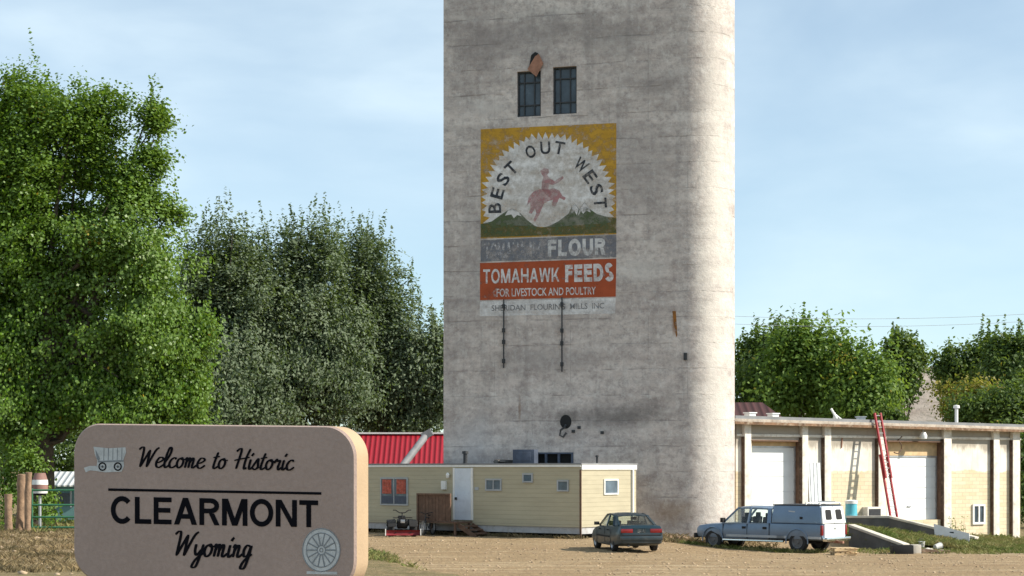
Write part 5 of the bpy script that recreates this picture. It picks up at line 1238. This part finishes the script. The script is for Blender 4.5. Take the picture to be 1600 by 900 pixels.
# ------------------------------------------------------------------ trees: trunk and limbs, then thousands of separate leaves
def leaves(C, size, rng, up=.25, slim=.55, jit=.6, out=None):
    n = len(C); N = rng.normal(size=(n, 3)); N[:, 2] = np.abs(N[:, 2])*.6 + up
    if out is not None: N += out*.7
    N /= np.linalg.norm(N, axis=1)[:, None]
    T = rng.normal(size=(n, 3)); T -= N*(T*N).sum(1)[:, None]; T /= np.linalg.norm(T, axis=1)[:, None]; B = np.cross(N, T)
    L = size*(1 + jit*rng.uniform(-1, 1, n))[:, None]
    V = np.stack([C - T*L*.5, C + B*L*slim*.5 + N*L*.08, C + T*L*.5, C - B*L*slim*.5 + N*L*.08], 1).reshape(-1, 3)
    return V, np.arange(4*n).reshape(n, 4)
def tree(nm, lab, cat, d, blobs, mat, seed, clumps, per, csize, lsize, trunk_px=None, group=None, shoots=0, bough=7, fill=.45, slim=.55, depth=.85, up=.25, shell=.45, trunk_r=.3, top_bias=0.0, yellow=None, base_d=None):
    rng = np.random.default_rng(seed); rr = random.Random(seed)
    tx = trunk_px if trunk_px is not None else blobs[0][0]
    p = grounded(tx, d); o = thing(nm, lab, cat, tuple(p), 0, group)
    k = d/FOC; bl = []
    for px, py, rx, ry in blobs:
        c = at(px, py, d); dz = rng.uniform(-.3, .3)*rx*k
        bl.append((np.array([c.x, c.y + dz, c.z]), np.array([rx*k, rx*k*depth, ry*k])))
    wts = np.array([r_[0]*r_[1]*r_[2] for _, r_ in bl])**.66; wts /= wts.sum()
    nb = max(6, clumps//bough); pick = np.concatenate([np.repeat(np.arange(len(bl)), 2), rng.choice(len(bl), nb, p=wts)]); nb = len(pick)
    U = rng.normal(size=(nb, 3)); U /= np.linalg.norm(U, axis=1)[:, None]
    rad_ = rng.uniform(.15, 1, nb)**shell
    bou = np.array([bl[i][0] for i in pick]) + U*rad_[:, None]*np.array([bl[i][1] for i in pick])*.94
    bs = np.array([np.minimum(bl[i][1], csize*2.6).min() for i in pick])
    own = rng.integers(0, nb, clumps); U = rng.normal(size=(clumps, 3)); nf = int(clumps*fill)
    cen = bou[own] + U*np.array([.42, .42, .36])*np.minimum(bs[own], csize*2.2)[:, None]
    pk = rng.choice(len(bl), nf, p=wts); Uf = rng.normal(size=(nf, 3)); Uf *= (rng.uniform(0, .85, nf)**.5/np.linalg.norm(Uf, axis=1))[:, None]
    cen[:nf] = np.array([bl[i][0] for i in pk]) + Uf*np.array([bl[i][1] for i in pk])
    cen = cen[cen[:, 2] > p.z + .25]; U = U[:len(cen)]
    n = len(cen); cs_ = csize*(.6 + .8*rng.uniform(0, 1, n))
    pts = np.repeat(cen, per, 0) + rng.normal(size=(n*per, 3))*np.repeat(cs_, per)[:, None]*np.array([.5, .5, .42])
    if shoots:     # upright leafy shoots on the outer clumps
        sel = rng.permutation(n)[:int(n*shoots)]; m_ = 26
        tt = np.tile(np.linspace(0, 1, m_), len(sel)); ln = np.repeat(csize*rng.uniform(1.3, 3.2, len(sel)), m_)
        lean = np.repeat(rng.normal(0, .13, (len(sel), 2)), m_, 0)
        sp3 = np.repeat(cen[sel], m_, 0) + np.stack([lean[:, 0]*tt*ln, lean[:, 1]*tt*ln, tt*ln], 1) + rng.normal(size=(len(tt), 3))*(.15*csize*(1.2-tt))[:, None]
        pts = np.concatenate([pts, sp3])
    cc = np.array([b[0] for b in bl]).mean(0); out = pts - cc; out /= np.linalg.norm(out, axis=1)[:, None]
    V, F = leaves(pts, lsize, rng, up, slim, .35, out)
    cr = np_mesh('crown', V, F, M[mat], o)
    if yellow:
        ysel = cen[rng.permutation(n)[:yellow]]; yp = np.repeat(ysel, 60, 0) + rng.normal(size=(yellow*60, 3))*csize*.5
        V, F = leaves(yp, lsize, rng, up, slim); np_mesh('yellow_leaves', V, F, M['leaf_yellow'], o)
    mb = MB(); top = max(b[0][2] for b in bl); h = top - p.z
    path = [p + Vector((0, 0, -.3))] + [p + Vector((rr.uniform(-.12, .12)*h*.12*i, rr.uniform(-.1, .1)*h*.1, h*.2*i)) for i in range(1, 5)]
    mb.tube(path, [trunk_r*1.35, trunk_r, trunk_r*.8, trunk_r*.55, trunk_r*.3], 9)
    for c, r_ in bl:
        for q in range(2):
            s = path[rr.choice([1, 2, 2, 3])]; e = Vector(c) + Vector((rr.uniform(-.6, .6)*r_[0], rr.uniform(-.6, .6)*r_[1], rr.uniform(-.2, .75)*r_[2]))
            m_ = s.lerp(e, .5) + Vector((rr.uniform(-.3, .3), rr.uniform(-.3, .3), -.06*h*rr.random())); mb.tube([s, m_, e], [trunk_r*.30, trunk_r*.17, trunk_r*.04], 6)
    mb.build('trunk', M['bark'], o, smooth=True, recalc=False, angle=60)
    return o
tree('cottonwood_tree', 'big glossy green cottonwood tree filling the left edge above the gate', 'tree', 58,
     [(60, 340, 115, 205), (35, 192, 55, 82), (135, 200, 52, 86), (192, 300, 34, 60), (241, 190, 11, 36), (236, 240, 20, 40), (228, 305, 26, 45), (200, 400, 90, 100), (250, 520, 72, 85), (300, 600, 40, 62), (262, 345, 12, 22), (320, 530, 16, 30), (220, 620, 95, 65), (70, 560, 150, 110), (-50, 400, 110, 270), (10, 300, 60, 160), (40, 660, 75, 45), (150, 640, 90, 40)],
     'leaf_cotton', 5, 2900, 80, .48, .118, bough=16, fill=.42, trunk_px=60, slim=.82, shell=.5, trunk_r=.45, shoots=.12, yellow=5)
for k, (lab, bl, sd_, tp) in enumerate((
    ('dark silvery poplar with upright shoots, rising right behind the cottonwood', [(345, 425, 62, 85), (318, 500, 55, 110), (390, 500, 70, 110), (340, 610, 105, 90), (400, 640, 80, 60)], 21, 345),
    ('silvery poplar with spiky upright top, in the middle of the grey green clump', [(455, 430, 66, 92), (500, 420, 40, 75), (430, 530, 90, 120), (500, 550, 80, 110), (480, 620, 110, 85)], 22, 455),
    ('silvery poplar of the clump whose crown slopes down to the concrete tower', [(560, 450, 48, 90), (600, 500, 52, 90), (650, 560, 45, 80), (690, 590, 40, 80), (575, 600, 80, 80), (640, 640, 70, 60)], 23, 590))):
    tree('poplar_tree', lab, 'tree', 108 + 3*k, bl, 'leaf_silver', sd_, 950, 60, .85, .25, trunk_px=tp, group='silvery poplars behind the trailer', shoots=.8, slim=.5, shell=.5, trunk_r=.4)
tree('poplar_tree', 'broad dark poplar standing behind the silvery ones, seen through their gaps', 'tree', 124, [(400, 530, 110, 120), (520, 540, 110, 120), (620, 600, 80, 90), (330, 600, 100, 90)], 'leaf_dark', 25, 620, 60, 1.3, .34, trunk_px=420, group='silvery poplars behind the trailer', slim=.55)
tree('poplar_tree', 'dark poplar half hidden behind the cottonwood above the little blue shed', 'tree', 116, [(120, 560, 130, 120), (220, 540, 90, 130), (20, 600, 120, 110)], 'leaf_dark', 24, 620, 60, 1.2, .32, trunk_px=150, group='silvery poplars behind the trailer', slim=.55)
tree('bush', 'dark leafy bush behind the small blue shed', 'bush', 72, [(60, 715, 60, 45), (130, 700, 60, 60), (5, 700, 50, 60), (200, 710, 60, 55), (290, 690, 60, 60)], 'leaf_dark', 31, 330, 60, .6, .16, trunk_px=90, trunk_r=.1)
tree('bush', 'ragged light green bush growing over the wooden posts', 'bush', 56, [(14, 770, 26, 50), (40, 720, 30, 26), (75, 800, 18, 22)], 'leaf_cotton', 32, 70, 40, .32, .12, trunk_px=10, trunk_r=.05, slim=.7)
RT = (('broad green tree rising right beside the concrete tower', 'leaf_dark', 141, [(1180, 572, 32, 50), (1215, 562, 43, 52), (1200, 612, 55, 48)], 41, 260),
      ('rounded green tree, tallest of those behind the white overhead doors', 'leaf_mid', 136, [(1245, 552, 43, 46), (1285, 580, 48, 55), (1240, 610, 60, 50), (1310, 620, 40, 40)], 42, 330),
      ('green tree with drooping right side, left of the gap where the hill shows', 'leaf_mid', 133, [(1335, 584, 36, 50), (1365, 600, 32, 55), (1340, 630, 50, 34), (1378, 625, 10, 20)], 43, 260),
      ('narrow dark tree with pointed crown at the gap where the hill shows', 'leaf_dark', 152, [(1406, 550, 22, 34), (1398, 592, 26, 38), (1418, 580, 14, 28), (1432, 555, 10, 16)], 44, 150),
      ('thin open tree with sky showing through, right of the bare hill gap', 'leaf_dark', 156, [(1488, 562, 20, 22), (1512, 570, 24, 28), (1496, 598, 30, 20), (1470, 575, 14, 14), (1535, 560, 22, 22)], 45, 130),
      ('tall dark tree cut by the right edge of the picture', 'leaf_dark', 150, [(1565, 556, 28, 34), (1600, 558, 38, 46), (1570, 600, 60, 40), (1640, 580, 40, 60)], 46, 280))
for lab, mt, d_, bl, sd_, nc in RT:
    tree('broadleaf_tree', lab, 'tree', d_, bl, mt, sd_, nc, 62, group='trees behind the warehouse', csize=1.15 if sd_ < 44 else .85, lsize=.36, slim=.62, shell=.5, trunk_r=.22, shoots=.25, yellow=2 if sd_ == 43 else None)
tree('shrub', 'shrub with yellowing leaves below the open tree on the right', 'shrub', 128, [(1500, 618, 26, 22), (1540, 612, 20, 18), (1492, 640, 22, 14)], 'leaf_yellow', 51, 75, 60, .8, .28, trunk_r=.1)
tree('shrub', 'dense dark green shrub behind the right end of the warehouse roof', 'shrub', 125, [(1545, 640, 50, 30), (1585, 630, 40, 34), (1505, 648, 26, 18), (1630, 640, 50, 40)], 'leaf_dark', 52, 190, 60, .9, .3, trunk_r=.12)
tree('shrub', 'low dark shrub at the foot of the bare hill gap', 'shrub', 130, [(1392, 652, 16, 10), (1378, 650, 16, 12)], 'leaf_dark', 53, 40, 50, .5, .28, trunk_r=.08)
tree('broadleaf_tree', 'dark tree far right beyond the warehouse end wall', 'tree', 118, [(1600, 720, 60, 60), (1640, 690, 70, 90), (1612, 790, 40, 50)], 'leaf_dark', 54, 160, 60, 1.0, .3, trunk_px=1650, group='trees behind the warehouse', trunk_r=.3)

# ------------------------------------------------------------------ power line far behind
for lab, px_, h_ in (('wooden power pole hidden by the concrete tower', 1080, 13.6), ('wooden power pole beyond the right edge of the warehouse', 1730, 14.0)):
    p = Vector((X(px_, 112), 112, 0)); o = thing('utility_pole', lab, 'pole', tuple(p), 0, 'power poles')
    MB().tube([p + Vector((0, 0, -.5)), p + Vector((0, 0, h_))], [.17, .12], 10).build('shaft', M['wood_old'], o)
    MB().box(p + Vector((0, 0, h_-.5)), (.12, 2.2, .12)).build('crossarm', M['wood_old'], o)
for lab, dy, dz in (('upper thin power wire crossing the sky right of the tower', -.9, 0), ('lower thin power wire crossing the sky right of the tower', .9, -.35)):
    a, b = Vector((X(1080, 112), 112+dy, 13.2+dz)), Vector((X(1730, 112), 112+dy, 13.6+dz)); mb = MB()
    mb.tube([a.lerp(b, t_) - Vector((0, 0, .5*4*t_*(1-t_))) for t_ in np.linspace(0, 1, 16)], .012, 5)
    tag(mb.build('power_wire', M['grey_metal'], at0=tuple(a)), lab, 'wire', 'power wires')

# ------------------------------------------------------------------ grass, weeds, stones
def blades(name, P, h, wd, mat, seed, per=9, spread=.16):
    rng = np.random.default_rng(seed); n = len(P)*per; B = np.repeat(P, per, 0) + np.concatenate([rng.normal(0, spread, (n, 2)), np.zeros((n, 1))], 1)
    H = np.repeat(h*(.5 + rng.uniform(0, 1, len(P))), per)*(.6 + .7*rng.uniform(0, 1, n)); a = rng.uniform(0, 2*np.pi, n); ln = rng.normal(0, .6, (n, 2))
    W = wd*(.6 + .8*rng.uniform(0, 1, n)); S = np.stack([np.cos(a)*W, np.sin(a)*W, 0*a], 1)
    mid = B + np.stack([ln[:, 0]*H*.3, ln[:, 1]*H*.3, H*.6], 1); tip = B + np.stack([ln[:, 0]*H, ln[:, 1]*H, H], 1)
    V = np.stack([B - S, B + S, mid + S*.7, tip], 1).reshape(-1, 3); F = np.arange(4*n).reshape(n, 4)
    o = np_mesh(name, V, F, M[mat], at0=tuple(P[0])); o['kind'] = 'stuff'; return o
rng = np.random.default_rng(4)
def scatter(n, x0, x1, y0, y1, fn):
    x = rng.uniform(x0, x1, n*6); y = rng.uniform(y0, y1, n*6); m_ = rng.uniform(0, 1, n*6) < fn(x, y); x, y = x[m_][:n], y[m_][:n]
    return np.stack([x, y, terrain(x, y)-.01], 1)
patch = lambda x, y, f, s, lo: np.clip((hnoise(x, y, f, s) - lo)*2, 0, 1)
# berm to the right of the sign, dry weeds on the left bank
G1 = scatter(3200, -9, -1.2, 36, 48, lambda x, y: np.exp(-((x+4.6)/2.0)**2)*(.35+patch(x, y, 1.2, 3, 0))*(terrain(x, y) > .12))
blades('grass', G1, .10, .008, 'grass', 1)
G2 = scatter(5200, -18, -7.6, 30, 56, lambda x, y: .12 + patch(x, y, 1.1, 7, .0)); blades('dry_weeds', G2, .085, .009, 'dry_grass', 2)
G3 = scatter(900, -24, -9, 52, 68, lambda x, y: .4 + patch(x, y, .8, 9, 0)); blades('grass', G3, .16, .011, 'grass', 3)
# on the earth bank between the dock walls, along walls and the tower foot, and the right hand verge
bi = rng.integers(0, 24*40, 6000); Bv = BANK.reshape(-1, 3)[bi] + np.concatenate([rng.normal(0, .16, (6000, 2)), np.zeros((6000, 1))], 1)
Bv = Bv[rng.uniform(0, 1, 6000) < .15 + patch(Bv[:, 0], Bv[:, 1], 1.0, 2, -.1)][:2300]; blades('grass', Bv, .15, .012, 'grass', 4, 13)
G5 = scatter(900, 12, 27, 66, 73, lambda x, y: np.clip((x-13)/5, 0, 1)*sstep(68, 71.5, y - .1*(x-14))*(.2+patch(x, y, 1.3, 5, .1))); blades('grass', G5, .11, .011, 'grass', 5, 12)
G6 = scatter(260, 5.5, 11.5, 73.5, 80.3, lambda x, y: (y > 74.6 + .0*x)*(.3+patch(x, y, 1.5, 5, .1))); blades('dry_weeds', G6, .2, .016, 'dry_grass', 6)
s_ = rng.uniform(-.3, 12, 300); o_ = rng.uniform(.05, .35, 300); P_ = np.array([TR.p(a, b, 0) for a, b in zip(s_, o_)]); P_[:, 2] = terrain(P_[:, 0], P_[:, 1]); blades('dry_weeds', P_, .12, .014, 'dry_grass', 7, 8)
G7 = scatter(500, 6, 13, 69.5, 75, lambda x, y: (np.abs((x-10.5)+ (y-72.2)*.9) < .9)*(y > 70.2)*1.0); blades('grass', G7, .12, .014, 'grass', 8, 7)
# stones lying about the lot: past counting
def stones(n, x0, x1, y0, y1, r0, r1, seed):
    rg = np.random.default_rng(seed); bm = bmesh.new(); bmesh.ops.create_icosphere(bm, subdivisions=1, radius=1); tv = np.array([v.co[:] for v in bm.verts]); tf = np.array([[v.index for v in f_.verts] for f_ in bm.faces]); bm.free()
    x = rg.uniform(x0, x1, n); y = y0 + (y1-y0)*rg.uniform(0, 1, n)**1.0; r_ = r0 + (r1-r0)*rg.uniform(0, 1, n)**4; z = terrain(x, y) + r_*.15
    V = tv[None]*(1 + .25*rg.normal(size=(n, len(tv), 1)))*np.stack([r_*1.2, r_, r_*.6], 1)[:, None, :] + np.stack([x, y, z], 1)[:, None, :]
    F = (tf[None] + (np.arange(n)*len(tv))[:, None, None]).reshape(-1, 3)
    o = np_mesh('gravel', V.reshape(-1, 3), F, M['stone'], at0=(float(x[0]), float(y[0]), float(z[0]))); o['kind'] = 'stuff'
M['stone'] = pm('lot_stones', (.38, .28, .185), .9, .35, .8)
stones(7000, -8, 26, 46, 80, .008, .05, 5); stones(900, -24, -7, 29, 58, .015, .09, 6)
# rubble at the tower foot between the cars and a leafless weed by the metal panel
rr = random.Random(8); p0 = grounded(1072, 77.5); mb = MB()
for k in range(26):
    c = p0 + Vector((rr.gauss(0, .7), rr.gauss(0, .35), 0)); c.z = tz(c.x, c.y) + rr.uniform(.02, .18); mb.box(c, (rr.uniform(.08, .3), rr.uniform(.08, .25), rr.uniform(.06, .2)), rr.uniform(0, 3), rr.uniform(-.5, .5), rr.uniform(-.4, .4))
tag(mb.build('rubble_heap', M['wood_old'], at0=tuple(p0), bevel=.01), 'low brown heap of rubble at the tower foot ahead of the pickup', 'rubble')
pw = grounded(1500, 82.5); mb = MB(); lf = []
for k in range(9):
    a = pw + Vector((rr.uniform(-.4, .4), rr.uniform(-.2, .2), -.1)); b = a + Vector((rr.uniform(-.25, .25), rr.uniform(-.2, .2), rr.uniform(.9, 1.5))); mb.tube([a, a.lerp(b, .5) + Vector((.05, 0, 0)), b], [.016, .012, .005], 5)
    lf += [a.lerp(b, rr.uniform(.3, 1)) + Vector((rr.gauss(0, .07), rr.gauss(0, .07), 0)) for _ in range(16)]
wd_ = thing('weed', 'spindly tall weed growing behind the pale metal panel', 'weed', tuple(pw))
mb.build('stems', M['wood_old'], wd_); V, F = leaves(np.array([tuple(v) for v in lf]), .09, rng); np_mesh('foliage', V, F, M['leaf_mid'], wd_)
